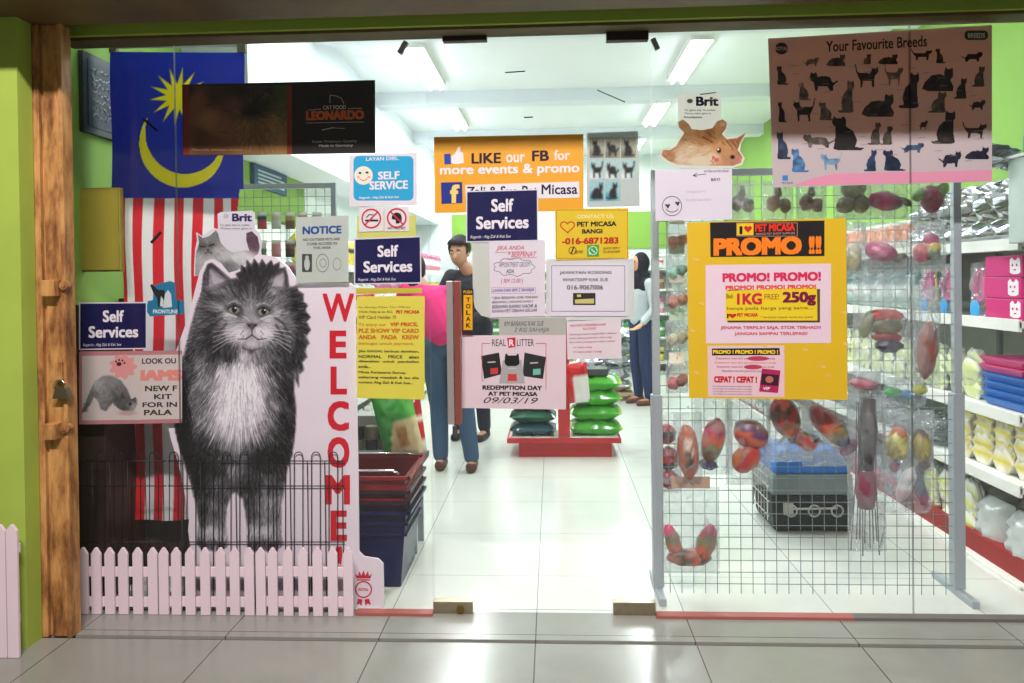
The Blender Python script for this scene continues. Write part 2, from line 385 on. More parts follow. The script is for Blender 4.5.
struct('wall_back', MB().box((XL - .12, YB, 0), (XR + .12, YB + .12, ZC)), mat('back_wall_paint', (224, 230, 230), .8, noise=.03))
for k_, (pa, pb_) in enumerate(((452, 500), (618, 668))):
    struct('trim_%d' % (5 + k_), MB().box((U(pa, 220, YB).x, YB - .02, 1.8), (U(pb_, 220, YB).x, YB - .001, 2.35)), m_green)
struct('trim_7', MB().box((XL + .001, 3.3, 0), (XL + .012, YB, 2.2)), mat('back_wall_paint', (224, 230, 230), .8, noise=.03))
struct('ceiling', MB().box((XL - .12, .02, ZC), (XR + .12, YB + .12, ZC + .1)), m_white)
struct('wall_left_return', MB().box((-2.3, .02, 0), (XL - .12, .06, ZC)), m_green)
struct('wall_front', MB().box((XL - .12, .0, T + .004), (XR + .5, .02, ZC + .1)), mat('header_paint', (214, 218, 220), .8))
# white bulkhead boxed in under the ceiling along the left wall and across the shop
b = MB().box((XL, 1.15, 2.2), (XL + .38, YB, ZC))
struct('bulkhead', b, mat('bulkhead_paint', (222, 228, 234), .8, noise=.02))
b = MB()
for yy in (2.2, 4.4, 6.4): b.box((XL + .38, yy, ZC - .12), (XR, yy + .22, ZC))
struct('ceiling_beams', b, mat('bulkhead_paint', (222, 228, 234), .8))
# lintel and shutter housing outside
struct('lintel', MB().box((-2.3, -.12, T), (3.2, .0, 2.9)), m_dgreen)
struct('trim_4', MB().box((-2.0, -.1, T - .012), (3.2, .012, T + .001)), mat('brown_lintel_underside', (92, 78, 46), .7, noise=.2))
struct('shutter_housing', MB().box((-2.35, -.6, T), (3.2, -.25, 2.75)), mat('brown_shutter_steel', (96, 76, 42), .55, noise=.25, scale=5))
struct('canopy', MB().box((-4.2, -.75, 2.75), (4.2, -.0, 2.9)).box((-4.2, -.62, T - .01), (4.2, -.6, 2.75)), mat('canopy_paint', (120, 116, 96), .8))
# green column left of the shop front
cx = UZ(42, 650).x
xc = U(38, 400, -.275).x
struct('wall_outside_left', MB().box((-4.2, -.36, 0), (xc, -.276, 2.75)).box((-4.2, -.276, 0), (-2.26, .0, 2.75)), m_dgreen)
# glass
m_glass = clearmat('shop_glass', (250, 252, 251), haze=.009, rough=.02, hs=14)
m_glass_edge = mat('glass_edge', (58, 74, 70), .3)
def pane(name, xa, xb, z0=.004, z1=T, y0=-.003, y1=.003, g=.002):
    # the two big faces clear, the rims green-grey
    x0, x1 = U(xa, 400).x + g, U(xb, 400).x - g
    m = MB().box((x0, y0, z0), (x1, y1, z1)); m.mi = [1, 1, 0, 1, 0, 1]
    return m
struct('window_1', pane('w', 26, 180), [m_glass, m_glass_edge])
struct('window_2', pane('w', 180, 431), [m_glass, m_glass_edge])
struct('window_3', pane('w', 654, 912), [m_glass, m_glass_edge])
struct('window_4', pane('w', 912, 1075), [m_glass, m_glass_edge])
dr = empty('door_1', U(540, 611), None, None, kind='structure')
pane('d', 431, 654, z0=.012, z1=T - .012).build('door_glass', [m_glass, m_glass_edge], dr)
m_steel = mat('brushed_fitting_steel', (168, 158, 134), .32, .9, noise=.1, scale=40)
m_dark = mat('dark_fitting', (42, 38, 34), .5, .3, noise=.1)
def fitting(x0, y0, x1, y1, m, name='patch_fitting', parent=dr, d=.02):
    a, c = U(x0, y1), U(x1, y0)
    return MB().box((a.x, -d, a.z), (c.x, d, c.z)).build(name, m, parent, bevel=.002)
f1 = fitting(434, 600, 473, 613.5, m_steel)
m = MB(); c0 = U(461, 607.5); m.tube([(c0.x, -.021, c0.z), (c0.x, -.028, c0.z)], .016, 18); m.tube([(c0.x, -.028, c0.z), (c0.x, -.031, c0.z)], .009, 12); m.build('lock_cylinder', mat('brass_lock', (150, 124, 70), .3, 1), f1, smooth=False)
fitting(613, 601, 655, 615.5, m_steel)
fitting(443, 33, 487, 42.5, m_dark); fitting(606, 27.5, 648, 42, m_dark); fitting(428, 32.5, 437, 37, m_dark, 'glass_clip')
# long pull handle
m = MB()
p0, p1 = U(455, 281, -.05), U(455, 424, -.05)
for s in (-1,):
    m.box((U(448, 400, -.05).x, -.065, p1.z), (U(454.6, 400, -.05).x, -.035, p0.z)); m.box((U(455.6, 400, -.05).x, -.065, p1.z), (U(461.5, 400, -.05).x, -.035, p0.z), 1)
h = m.build('pull_handle', [mat('handle_steel_face', (176, 170, 164), .3, .5), mat('handle_red_reflection', (150, 84, 74), .3, .4)], dr, bevel=.002)  # second half coloured as the red reflection on the steel handle
m = MB()
for yy in (300, 416): c = U(455, yy); m.tube([(c.x, -.04, c.z), (c.x, .045, c.z)], .009, 10)
m.box((p0.x - .012, .04, p1.z), (p0.x + .012, .058, p0.z)); m.tube([U(455, 426, -.05), U(455, 437, -.05)], .01, 8)
m.build('handle_mount', mat('handle_steel', (150, 146, 140), .18, 1), h)
# rusty shutter post
def rustmat():
    m = bpy.data.materials.new('rusty_brown_steel'); m.use_nodes = True; nt = m.node_tree; N = nt.nodes; L = nt.links; b = N['Principled BSDF']
    tc = N.new('ShaderNodeTexCoord'); mp = N.new('ShaderNodeMapping'); mp.inputs['Scale'].default_value = (1, 1, .28); L.new(tc.outputs['Object'], mp.inputs[0])
    nz = N.new('ShaderNodeTexNoise'); nz.inputs['Scale'].default_value = 17; nz.inputs['Detail'].default_value = 9; nz.inputs['Roughness'].default_value = .68; L.new(mp.outputs[0], nz.inputs[0])
    r = N.new('ShaderNodeValToRGB'); e = r.color_ramp.elements
    e[0].position = .28; e[0].color = lin((58, 30, 18)); e[1].position = .7; e[1].color = lin((206, 162, 98))
    q = e.new(.42); q.color = lin((140, 94, 50)); q = e.new(.55); q.color = lin((186, 138, 78))
    L.new(nz.outputs['Fac'], r.inputs[0]); L.new(r.outputs[0], b.inputs['Base Color']); b.inputs['Roughness'].default_value = .6
    bp = N.new('ShaderNodeBump'); bp.inputs['Strength'].default_value = .25; L.new(nz.outputs['Fac'], bp.inputs['Height']); L.new(bp.outputs[0], b.inputs['Normal']); return m
m_rust = rustmat()
pr = empty('shutter_post', (U(55, 640, -.24).x, -.24, 0), 'rusty brown steel shutter post with padlock between green column and glass', 'post')
PX = lambda x, y=400, Y=-.27: U(x, y, Y).x
m = MB()
xe = [PX(x) for x in (27, 34, 40, 44, 47, 64, 68)]
m.box((xe[0], -.25, 0), (xe[6] - .004, -.212, T))
m.box((xe[0], -.27, 0), (xe[1], -.25, T)); m.box((xe[2] - .01, -.27, 0), (xe[3], -.25, T)); m.box((xe[4], -.262, 0), (xe[5], -.25, T)); m.box((xe[5], -.275, 0), (xe[6], -.21, T))
m.build('steel_channel', m_rust, pr, bevel=.002)
def bracket(px0, py0, px1, py1):
    a, c = U(px0, py1, -.28), U(px1, py0, -.28)
    o = MB().box((a.x, -.305, a.z), (c.x, -.25, c.z)).build('latch_box', m_rust, pr, bevel=.003)
    c1 = U(px1 + 7, (py0 + py1) / 2 - 3, -.28); mm = MB(); mm.tube([(c1.x, -.26, c1.z), (c1.x, -.29, c1.z)], .017, 16); mm.tube([(c1.x, -.29, c1.z), (c1.x, -.294, c1.z)], .009, 12); mm.build('bolt', m_rust, pr)
bracket(45, 280, 58, 296.5); bracket(47, 423, 59, 439)
# padlock
pl = empty('padlock', U(58, 400, -.3), 'old dull brass padlock hanging on the rusty post', 'padlock')
a = [U(x, y, -.3) for x, y in ((51.5, 399), (69, 399), (66, 388), (55, 388))]
m = MB(); m.add([p + Vector((0, dy, 0)) for dy in (0, .03) for p in a], [(0, 1, 2, 3), (7, 6, 5, 4), (0, 4, 5, 1), (1, 5, 6, 2), (2, 6, 7, 3), (3, 7, 4, 0)]); m.build('lock_body', mat('old_brass', (118, 112, 86), .4, .8, noise=.15, scale=50), pl, bevel=.003)
sh = [U(55 + 4.8 - 4.8 * math.cos(t), 389 - 9 * math.sin(t) ** .6 if 0 < t < math.pi else 389, -.285) for t in [math.pi * k / 10 for k in range(11)]]
MB().tube(sh, .004, 8).build('shackle', mat('worn_steel', (190, 186, 176), .25, 1), pl, smooth=True)
MB().box((U(56, 380, -.28).x, -.287, U(56, 380, -.28).z), (U(63, 365, -.28).x, -.25, U(63, 362, -.28).z)).build('hasp', m_rust, pl, bevel=.002)
# ================================================================== PICKET FENCES
m_fence = mat('white_fence_plastic', (222, 208, 214), .55, noise=.03, scale=6)
def picket(mb, px, w, ytop, ybot, Y, th=.012):
    a = U(px - w / 2, ybot, Y); c = U(px + w / 2, ybot, Y); zt = U(px, ytop, Y).z; zs = U(px, ytop + 6, Y).z; z0 = .001
    mb.prism([(a.x, z0), (c.x, z0), (c.x, zs), ((a.x + c.x) / 2 + .004, zt), ((a.x + c.x) / 2 - .004, zt), (a.x, zs)], Y, Y + th); return mb
def fence(label, xs, Y, w, ytop, ybot, rails, ends, group=None):
    r = empty('picket_fence', (U(sum(ends) / 2, ybot, Y).x, Y + .01, 0), label, 'fence', group)
    for x in xs: picket(MB(), x, w, ytop, ybot, Y).build('picket', m_fence, r, bevel=.0015)
    for ry in rails:
        a, c = U(ends[0], ry + 4.5, Y + .012), U(ends[1], ry - 4.5, Y + .012)
        MB().box((a.x, Y + .0125, a.z), (c.x, Y + .022, c.z)).build('rail', m_fence, r, bevel=.0015)
FY = -.06
fence('white picket fence panel beside the rusty post', [83.5, 96.5, 110, 123.5, 138, 153], FY, 9.6, 548, 619, [572, 602], (79, 157.6))
fence('middle white picket fence panel under the cat cut-out', [164, 176.5, 190.5, 205.5, 221, 235, 249.5], FY, 9.6, 548, 619, [572, 602], (159.4, 254))
fence('white picket fence panel nearest the door, under the red welcome lettering', [261, 273, 288.5, 303.5, 318, 333, 348.5], FY, 9.6, 548, 619, [572, 602], (256.5, 353.5))
fence('white picket fence at the far left edge in front of green column', [-28, -13, 1.5, 13.5], -.44, 11, 525, 664, [548, 618], (-34, 19))
# ================================================================== PRINTS ON THE GLASS
WH = (236, 228, 236); NV = (8, 8, 74); BK = (22, 20, 22); RD = (196, 22, 34)
YG = .0045   # inner face of the glass
def selfserv(label, q, Y):
    x0, x1 = q[0][0], q[1][0]; y0, y1 = (q[0][1] + q[1][1]) / 2, (q[2][1] + q[3][1]) / 2; w, h = x1 - x0, y1 - y0
    r = poster('self_service_sign', label, 'sign', q, Y, (226, 222, 232), [
        ('Self', (x0 + w * .35, y0 + h * .17, x0 + w * .66, y0 + h * .42), WH, dict(bold=.035)),
        ('Services', (x0 + w * .14, y0 + h * .5, x0 + w * .87, y0 + h * .75), WH, dict(bold=.035)),
        ('Regards : Abg Zali & Kak Sue', (x0 + w * .06, y0 + h * .865, x0 + w * .62, y0 + h * .94), WH, dict(bold=.01, shear=.25))])
    b = 1.2; st = slopes(q)
    shapes('navy_panel', [[(q[0][0] + b, q[0][1] + b), (q[1][0] - b, q[1][1] + b), (q[2][0] - b, q[2][1] - b), (q[3][0] + b, q[3][1] - b)]], Y, r, NV, emb=.0003, T=.0002)
selfserv('navy Self Services sign between the no smoking sticker and the yellow notice', [(354, 238.5), (421, 236), (421.5, 283.5), (354, 284.5)], YG)
selfserv('navy Self Services sign overlapping the orange LIKE banner', [(466, 191), (538, 189), (538.5, 241), (466, 242.5)], YG)
selfserv('navy Self Services sign beside the rusty post', [(79, 302.5), (147, 302), (147, 349), (79, 350)], YG)
# LIKE banner
q = [(434, 137), (583.5, 134), (583.5, 211), (435, 213)]
lk = poster('event_banner', 'orange banner reading LIKE our FB for more events and promo', 'banner', q, YG + .003, (244, 174, 20), [
    ('LIKE', (471.5, 152.5, 501, 163), (40, 20, 50), dict(bold=.035)), ('our', (506, 154.5, 525, 162.5), (242, 232, 232), dict(bold=.02)),
    ('FB', (532, 151, 549, 161.5), (40, 20, 50), dict(bold=.035)), ('for', (554, 151, 570, 161), (242, 232, 232), dict(bold=.02)),
    ('more events & promo', (440, 164, 579.5, 176.5), (242, 236, 240), dict(bold=.03)),
    ('Micasa', (541.5, 185, 577.5, 195), (30, 30, 60), dict(bold=.02, emb=.0012)), ('Zali & Sue Pet', (467, 186, 538, 196), (30, 30, 60), dict(bold=.02, emb=.0012))], trans=.1)
shapes('white_strip', [[(465, 185), (579, 181.5), (579.5, 197.5), (466, 200)]], YG + .003, lk, (234, 230, 236))
o = shapes('social_logo', [[(441, 182.5), (462, 182), (462.5, 203), (441.5, 204)]], YG + .003, lk, (30, 50, 140))
text('f', (450, 184.5, 459.5, 203), (246, 214, 120), o, YG + .0024, bold=.05)
th = shapes('thumb_up_icon', [[(451.5, 156.5), (455, 153.5), (458, 147), (460, 146.5), (460.5, 152), (463, 152.5), (463.8, 163), (456, 164.3), (451.5, 163)]], YG + .003, lk, (240, 236, 236))
shapes('cuff', [[(444, 154), (450.5, 153.5), (451, 164), (444.5, 164.5)]], YG + .003, th, (40, 70, 170))
# Layan diri self service
q = [(349, 155), (417, 152.5), (417, 205), (349, 206.5)]
r = poster('self_service_notice', 'white sheet with bright blue panel reading SELF SERVICE and a smiling face', 'notice', q, YG, WH, [], trans=.1)
bp = shapes('blue_panel', [rrect(353.5, 156, 413.5, 200.5, 5)], YG, r, (38, 166, 212))
text('LAYAN DIRI..', (366, 156.8, 399, 160.5), WH, r, YG, emb=.0011, quad=q)
text('SELF', (378, 171.5, 399.5, 179.5), WH, r, YG, bold=.04, emb=.0011, quad=q); text('SERVICE', (369.5, 181, 408, 189.5), WH, r, YG, bold=.04, emb=.0011, quad=q)
text('Regards : Abg Zali & Kak Sue', (359, 196, 399, 199), WH, r, YG, emb=.0011, quad=q, shear=.2)
fc = shapes('smiling_face', [circ(363.5, 175.5, 9.3, 9.3)], YG, r, (238, 232, 214), emb=.0011)
m = MB()
for x, y, rx, ry, cc in ((360, 173, 1.6, 1.2, 0), (367, 172.5, 1.6, 1.2, 0), (358.5, 177, 1.6, 1.1, 1), (369, 177, 1.6, 1.1, 1)): pxpoly(m, circ(x, y, rx, ry, 10), YG - .0016, .0002, cc)
for k in range(6):
    a0, a1 = math.radians(30 + 20 * k), math.radians(50 + 20 * k); pxpoly(m, line_shape(363.5 + 4.5 * math.cos(a0), 176.5 + 4 * math.sin(a0), 363.5 + 4.5 * math.cos(a1), 176.5 + 4 * math.sin(a1), .7), YG - .0016, .0002, 2)
m.build('face_features', [cm((70, 70, 60)), cm((236, 150, 140)), cm((190, 90, 70))], fc)
# prohibition stickers
def prohib(label, q, kind):
    cx, cy = (q[0][0] + q[1][0]) / 2, q[0][1] + 11; Y = YG
    r = poster('prohibition_sticker', label, 'sticker', q, Y, (232, 226, 230))
    m = MB(); ringm(m, cx, cy, 10, 8.4, Y - .0012); pxpoly(m, line_shape(cx - 6.4, cy - 6.4, cx + 6.4, cy + 6.4, 1.5) if kind != 'smoke' else line_shape(cx - 6.4, cy + 6.4, cx + 6.4, cy - 6.4, 1.5), Y - .0012, .0002)
    if kind == 'smoke':
        shapes('cigarette', [[(cx - 6, cy + 1), (cx + 7, cy + 1), (cx + 7, cy + 3), (cx - 6, cy + 3)], line_shape(cx - 5, cy - 1, cx - 2, cy - 4, 1), line_shape(cx - 2, cy - 4, cx + 2, cy - 3.5, 1)], Y, r, BK)
    else:
        shapes('helmet', [circ(cx, cy - .5, 5, 5, 20, 180, 360) + [(cx + 5, cy + 3), (cx + 2, cy + 5.5), (cx - 1, cy + 5.5), (cx - 1, cy + 2), (cx - 5, cy + 1)]], Y, r, BK)
        text('NO HELMET', (cx - 9, q[2][1] - 4, cx + 9, q[2][1] - 1.6), BK, r, Y)
    m.build('red_ring', cm((206, 40, 60)), r)
prohib('small white no smoking sticker under the blue self service notice', [(359, 207.5), (383.5, 207), (383.5, 231), (359, 232)], 'smoke')
prohib('small white no helmet sticker to the right of the no smoking sticker', [(384.5, 207), (409, 206.5), (409, 231), (384.5, 231.5)], 'helmet')
poster('sticky_paper', 'pale yellow sticky paper strip behind the prohibition stickers', 'paper', [(357, 216), (416, 215), (416, 237), (357, 238)], YG + .003, (224, 222, 130), trans=.3)
# NOTICE sheet
q = [(296, 217), (348.5, 215.5), (348.5, 282), (296, 283)]
nt_ = poster('notice_sheet', 'whitish NOTICE sheet with blue heading and three small pictures', 'notice', q, YG, (206, 212, 204), [
    ('NOTICE', (302.5, 226, 341.5, 234), (26, 82, 150), dict(bold=.05)),
    ('NO OUTSIDE PETS ARE', (303, 238, 340, 240.6), (60, 60, 60)), ('CURB ACCESS IN', (307, 242.3, 337, 245), (60, 60, 60)), ('THIS AREA', (313, 246.5, 331, 249), (60, 60, 60))], trans=.22)
o = shapes('picture', [[(302, 254), (312, 254), (312, 272), (302, 272)]], YG, nt_, (70, 74, 74)); shapes('figure', [circ(307, 264, 2.8, 6.5), circ(307, 257.5, 1.8, 2)], YG - .0006, o, (190, 196, 190))
m = MB(); ringm(m, 322.5, 263, 6.5, 5.8, YG - .001, sy=1.45); ringm(m, 323, 263, 3.5, 2.9, YG - .001, sy=1.3); m.build('picture', cm((140, 144, 140)), nt_)
m = MB(); ringm(m, 337, 264, 4.3, 3.7, YG - .001, sy=1.5); m.build('picture', cm((160, 150, 146)), nt_)
# VIP yellow notice
q = [(357, 296.5), (424.5, 296), (424.5, 399.5), (357, 398)]
vt = []
Yl = (150, 120, 30)
for s, x0, x1, y, h, c, bo in [
    ('As Always Make The Offices', 358.5, 410, 306, 2.8, (120, 100, 40), 0), ('Think Help-ta to ALL', 358.5, 393, 310.5, 3.2, (110, 86, 30), .02), ('PET MICASA', 396, 419.5, 310.3, 3.4, (196, 40, 30), .05), ('VIP Card Holder !!!', 358.5, 396, 315.5, 3.4, (140, 80, 30), .02),
    ('To enjoy our', 358.5, 386, 323, 4, (206, 130, 30), .02), ('VIP PRICE,', 390, 418, 322.4, 4.4, (206, 90, 30), .05), ('PLZ SHOW VIP CARD', 358.5, 419, 328.5, 4.4, (206, 110, 30), .05), ('ANDA   PADA   KREW', 358.5, 419, 335, 4.4, (206, 110, 30), .05), ('bertugas untuk payment.', 358.5, 414, 342, 3.8, (206, 130, 30), .02),
    ('Jika GAGAL berbuat demikian,', 358.5, 419, 350, 3.2, (60, 60, 30), .03), ('NORMAL    PRICE    akan', 358.5, 419, 355.2, 3.2, (60, 60, 30), .03), ('dikenakan  untuk  pembelian', 358.5, 419, 360.2, 3.2, (60, 60, 30), .03), ('anda...', 358.5, 371, 365.4, 3, (60, 60, 30), .03),
    ('Minta Kerjasama Semua.', 358.5, 406, 371.3, 3.2, (60, 60, 30), .03), ('sebarang masalah & isu sila', 358.5, 419, 376.3, 3.2, (60, 60, 30), .03), ('contact Abg Zali & Kak Sue...', 358.5, 413, 381.4, 3.2, (60, 60, 30), .03)]:
    vt.append((s, (x0, y, x1, y + h), c, dict(bold=bo)))
poster('price_notice', 'bright yellow printed sheet about the VIP card price', 'notice', q, YG, (236, 224, 84), vt, trans=.15)
poster('sticky_paper', 'yellow paper edge showing above the VIP card notice', 'paper', [(356, 288), (422, 288), (422, 293), (356, 294)], YG + .003, (214, 196, 60), trans=.2)
# contact us
q = [(555, 209), (628.5, 208), (628.5, 258.5), (555.5, 260)]
ct = poster('contact_sign', 'yellow contact sign with heart and telephone number', 'sign', q, YG, (232, 200, 24), [
    ('CONTACT US:', (577, 214.5, 614, 218.5), (244, 232, 160), dict(bold=.03)), ('PET MICASA', (577, 221.5, 616.5, 226.5), (40, 34, 20), dict(bold=.05)), ('BANGI', (582, 229, 602.5, 233.5), (40, 34, 20), dict(bold=.05)),
    ('-016-6871283', (562, 237.5, 618.5, 244), (190, 40, 24), dict(bold=.05)), ('/sms', (574, 249, 583, 253), (110, 80, 20), dict(shear=.3)), ('QUICK REPLY', (603, 247.5, 620, 250), (90, 70, 20), dict(bold=.02)), ('TO WHATSAPP', (603, 251, 620, 253.5), (90, 70, 20), dict(bold=.02))])
hp = [(560 + 7.5 * (1 + .94 * math.sin(t) ** 3), 226.5 - 6.4 * (.81 * math.cos(t) - .31 * math.cos(2 * t) - .125 * math.cos(3 * t) - .06 * math.cos(4 * t))) for t in [2 * math.pi * k / 30 for k in range(31)]]
shapes('heart_outline', [line_shape(hp[k][0], hp[k][1], hp[k + 1][0], hp[k + 1][1], 1.3) for k in range(30)], YG, ct, (206, 84, 30))
sh_ = shapes('chat_logo', [[(587, 245), (599, 244.8), (599, 256.5), (587, 256.8)]], YG, ct, (60, 170, 60))
m = MB(); ringm(m, 593, 250.6, 4.6, 3.6, YG - .0015); pxpoly(m, [(588.6, 255), (589.6, 251.5), (592, 254.2)], YG - .0015, .0002); pxpoly(m, line_shape(591.3, 248.8, 594.6, 252.4, 1.3), YG - .0015, .0002); m.build('handset_ring', cm((240, 244, 240)), sh_)
m = MB(); ringm(m, 572.5, 250.5, 4, 3.3, YG - .001); pxpoly(m, line_shape(574, 246.5, 571, 254, 1.6), YG - .001, .0002); m.build('phone_icon', cm((110, 70, 20)), ct)
shapes('border', frame_shapes(556, 209.7, 628, 258.6, .6), YG, ct, (196, 120, 30))
# jawatan kosong
poster('backing_sheet', 'plain white sheet behind the job vacancy notice', 'paper', [(546, 259), (634, 259), (634, 319), (546, 321)], YG + .004, (226, 226, 224), trans=.25)
q = [(549, 263.5), (628.5, 263), (627.5, 316), (549.5, 316)]
jk = poster('job_notice', 'white framed notice reading JAWATAN KOSONG', 'notice', q, YG, (232, 226, 236), [
    ('JAWATAN KOSONG', (559.5, 271, 611.5, 275), (40, 36, 50), dict(bold=.018)), ('WHATSAPP KAK SUE', (562.5, 278, 608, 281.4), (50, 46, 60), dict(bold=.013)), ('016-9067006', (567, 285, 603, 289.7), (50, 46, 60), dict(bold=.018))])
shapes('border', frame_shapes(551.5, 265.5, 625, 311.5, .5), YG, jk, (90, 86, 110))
shapes('small_picture', [[(573, 293), (595.5, 293), (595.5, 305), (573, 305)]], YG, jk, (46, 42, 40)); shapes('small_picture', [[(575, 299.5), (594, 298.5), (594, 303.5), (575, 303.5)], [(577, 294.5), (581, 294.5), (581, 297), (577, 297)]], YG - .0005, jk, (206, 196, 120))
# handwritten pair on the left of it
o1 = [(472, 240), (545, 240), (545, 318.5), (492, 318.5), (481, 315.5), (475, 308), (473, 299)]
poster('backing_sheet', 'blank whitish paper with a rounded corner behind the handwritten poster', 'paper', [(472, 240), (545, 240), (545, 318.5), (472, 318.5)], YG + .003, (216, 218, 210), trans=.2, outline=o1)
q = [(489, 242), (545.5, 241), (545, 316), (490.5, 317.5)]
HW = (90, 84, 104)
hw = poster('handwritten_poster', 'white handwritten poster with red heading beneath the overlapping Self Services sign', 'poster', q, YG, (232, 222, 232), [
    ('JIKA ANDA', (496, 245.5, 524, 251), (206, 110, 130), dict(shear=.3)), ('* BERMINAT', (508, 251.5, 536.5, 257), (206, 110, 130), dict(shear=.3)), ('APPOINTMENT GROOM', (499, 262, 530, 267), HW, dict(shear=.2, bold=.01)), ('ADA', (506, 269, 514, 273), HW, dict(shear=.2)),
    ('( RM 12.00 )', (501, 278.5, 523, 284), (206, 110, 130), dict(shear=.2)), ('LAWATAN RM 2 SAHAJA', (492.5, 288.5, 534, 292.5), (80, 70, 160), dict(shear=.2)),
    ('* JIKA BERSAMA ADIK MAINAN', (492, 296, 538, 299.5), HW, dict(shear=.2)), ('BERAMAI ( SARUNG KAKI )', (492, 300.5, 533, 303.5), HW, dict(shear=.2)), ('BERAMAI-RAMAI HADIR &', (492, 304.5, 537, 308), HW, dict(shear=.2)), ('KAWAN PET DIBAWA KELUAR', (492, 309, 537, 312.2), HW, dict(shear=.2))])
cl = [(514 + 20 * math.cos(t) * (1 + .06 * math.cos(9 * t)), 267 + 8.5 * math.sin(t) * (1 + .12 * math.cos(9 * t))) for t in [2 * math.pi * k / 60 for k in range(61)]]
shapes('cloud_outline', [line_shape(cl[k][0], cl[k][1], cl[k + 1][0], cl[k + 1][1], .5) for k in range(60)], YG, hw, HW)
shapes('underline', [line_shape(495, 252.5, 525, 251.5, .6)] , YG, hw, (206, 130, 150))
shapes('underline', [line_shape(507, 258.5, 537, 257.5, .6)], YG, hw, (206, 130, 150))
shapes('text_frame', frame_shapes(491.5, 287.5, 535.5, 293.6, .4), YG, hw, (206, 130, 150))
# red handwriting sheet
q = [(566.5, 321.5), (621, 319), (621.5, 358.5), (567.5, 359.5)]
poster('handwritten_note', 'white note written in red ink above the green pet food bags', 'note', q, YG, (234, 220, 226), [
    ('MAAF WAKTU PENGAMBILAN ANAK', (570, 323.5, 606, 326), (200, 90, 100), dict(shear=.2)), ('KUCING', (583, 327.3, 596, 329.6), (200, 90, 100), dict(shear=.2)), ('Sebarang urusan pengambilan makanan', (569, 332.5, 617, 335.2), (190, 130, 150), dict(shear=.3)),
    ('boleh datang pada hari sabtu pagi', (569, 336.5, 612, 339), (190, 130, 150), dict(shear=.3)), ('dan waktu petang jam enam malam', (569, 340.5, 615, 343), (190, 130, 150), dict(shear=.3)), ('=> isnin tutup', (573, 346, 592, 348.4), (214, 100, 100), dict(shear=.2)), ('=> ahad sahaja 10 pagi', (573, 350.4, 602, 353), (214, 110, 90), dict(shear=.2))])
q = [(499, 318.5), (566, 317.5), (566, 336), (499, 336)]
poster('handwritten_note', 'grey paper strip with pencil writing above the litter redemption poster', 'note', q, YG + .002, (196, 194, 186), [('RM BARANG KAK SUE', (504, 321, 544, 326), (120, 118, 116), dict(shear=.3)), ('2 KG SAHAJA', (514, 327.5, 549, 333), (130, 128, 124), dict(shear=.3))], trans=.2)
# Real litter
q = [(462, 335.5), (566, 335), (566, 409.5), (462, 408)]
rl = poster('redemption_poster', 'pale pink poster for a cat litter redemption day dated 09/03/19', 'poster', q, YG, (234, 212, 220), [
    ('REAL', (492, 339.3, 506, 346), BK, dict(bold=-.005)), ('LITTER', (517, 339.3, 534, 346), BK, dict(bold=-.005)),
    ('REDEMPTION DAY', (482.5, 385.5, 542, 390), BK, dict(bold=.05)), ('AT PET MICASA', (488, 391.8, 537.5, 396), BK, dict(bold=.05)), ('09/03/19', (483.5, 397.5, 538, 403.5), BK, dict(bold=.0, shear=.35))])
lg = shapes('red_logo', [[(507, 338), (515.5, 337.5), (515.5, 347), (508.5, 348)]], YG, rl, (206, 30, 60)); text('R', (509, 339.5, 514, 346), WH, lg, YG, bold=.04, emb=.0012)
shapes('red_frame', [line_shape(482, 343.5, 490, 343.5, .6), line_shape(482, 343.5, 482, 381, .6), line_shape(482, 381, 484, 381, .6), line_shape(536, 343.5, 546, 343.5, .6), line_shape(546, 343.5, 546, 390, .6)], YG, rl, (196, 60, 80))
for pts, c, lb in (([(481, 356), (499, 352.5), (502, 374), (484, 379)], (36, 32, 34), (206, 60, 60)), ([(524.5, 352.5), (546, 357), (543, 379), (522.5, 376)], (40, 42, 44), (120, 190, 170)), ([(503, 360), (521.5, 360), (525, 383.5), (499, 383.5)], (176, 172, 172), (206, 60, 60))):
    o = shapes('litter_bag_picture', [pts], YG, rl, c, emb=.0005)
    cx = sum(p[0] for p in pts) / 4; cy = sum(p[1] for p in pts) / 4
    shapes('label_panel', [[(cx - 1, cy + 3), (cx + 6.5, cy + 2.4), (cx + 6.5, cy + 8.4), (cx - 1, cy + 9)]] if pts[0][0] != 503 else [[(508, 374), (516.5, 374), (517, 381), (507.5, 381)]], YG - .0005, o, lb)
    shapes('caption', [line_shape(cx - 4, cy - 3, cx + 4, cy - 3.5, 1.2)], YG - .0005, o, (200, 196, 196))
shapes('cat_picture', [[(505, 356), (506, 353), (508, 355.5), (516, 355.5), (518, 353), (519, 356), (519.5, 364), (516, 366), (507, 366), (504.5, 363)]], YG - .001, rl, (26, 24, 26))
# TOLAK sticker
q = [(462, 289), (473.5, 289), (473.5, 335), (462, 335)]
tk = poster('door_sticker', 'black and yellow vertical TOLAK sticker beside the door handle', 'sticker', q, YG - .009, (34, 30, 26), [])
shapes('yellow_panel', [[(463.5, 295), (472.5, 295), (472.5, 330), (463.5, 330)]], YG - .009, tk, (214, 160, 24))
for k, ch in enumerate('TOLAK'): text(ch, (466, 297.5 + 6.4 * k, 470.5, 302 + 6.4 * k), BK, tk, YG - .009, bold=.03, emb=.0012)
text('PUSH', (463.5, 290.5, 472, 293.5), (214, 170, 40), tk, YG - .009)
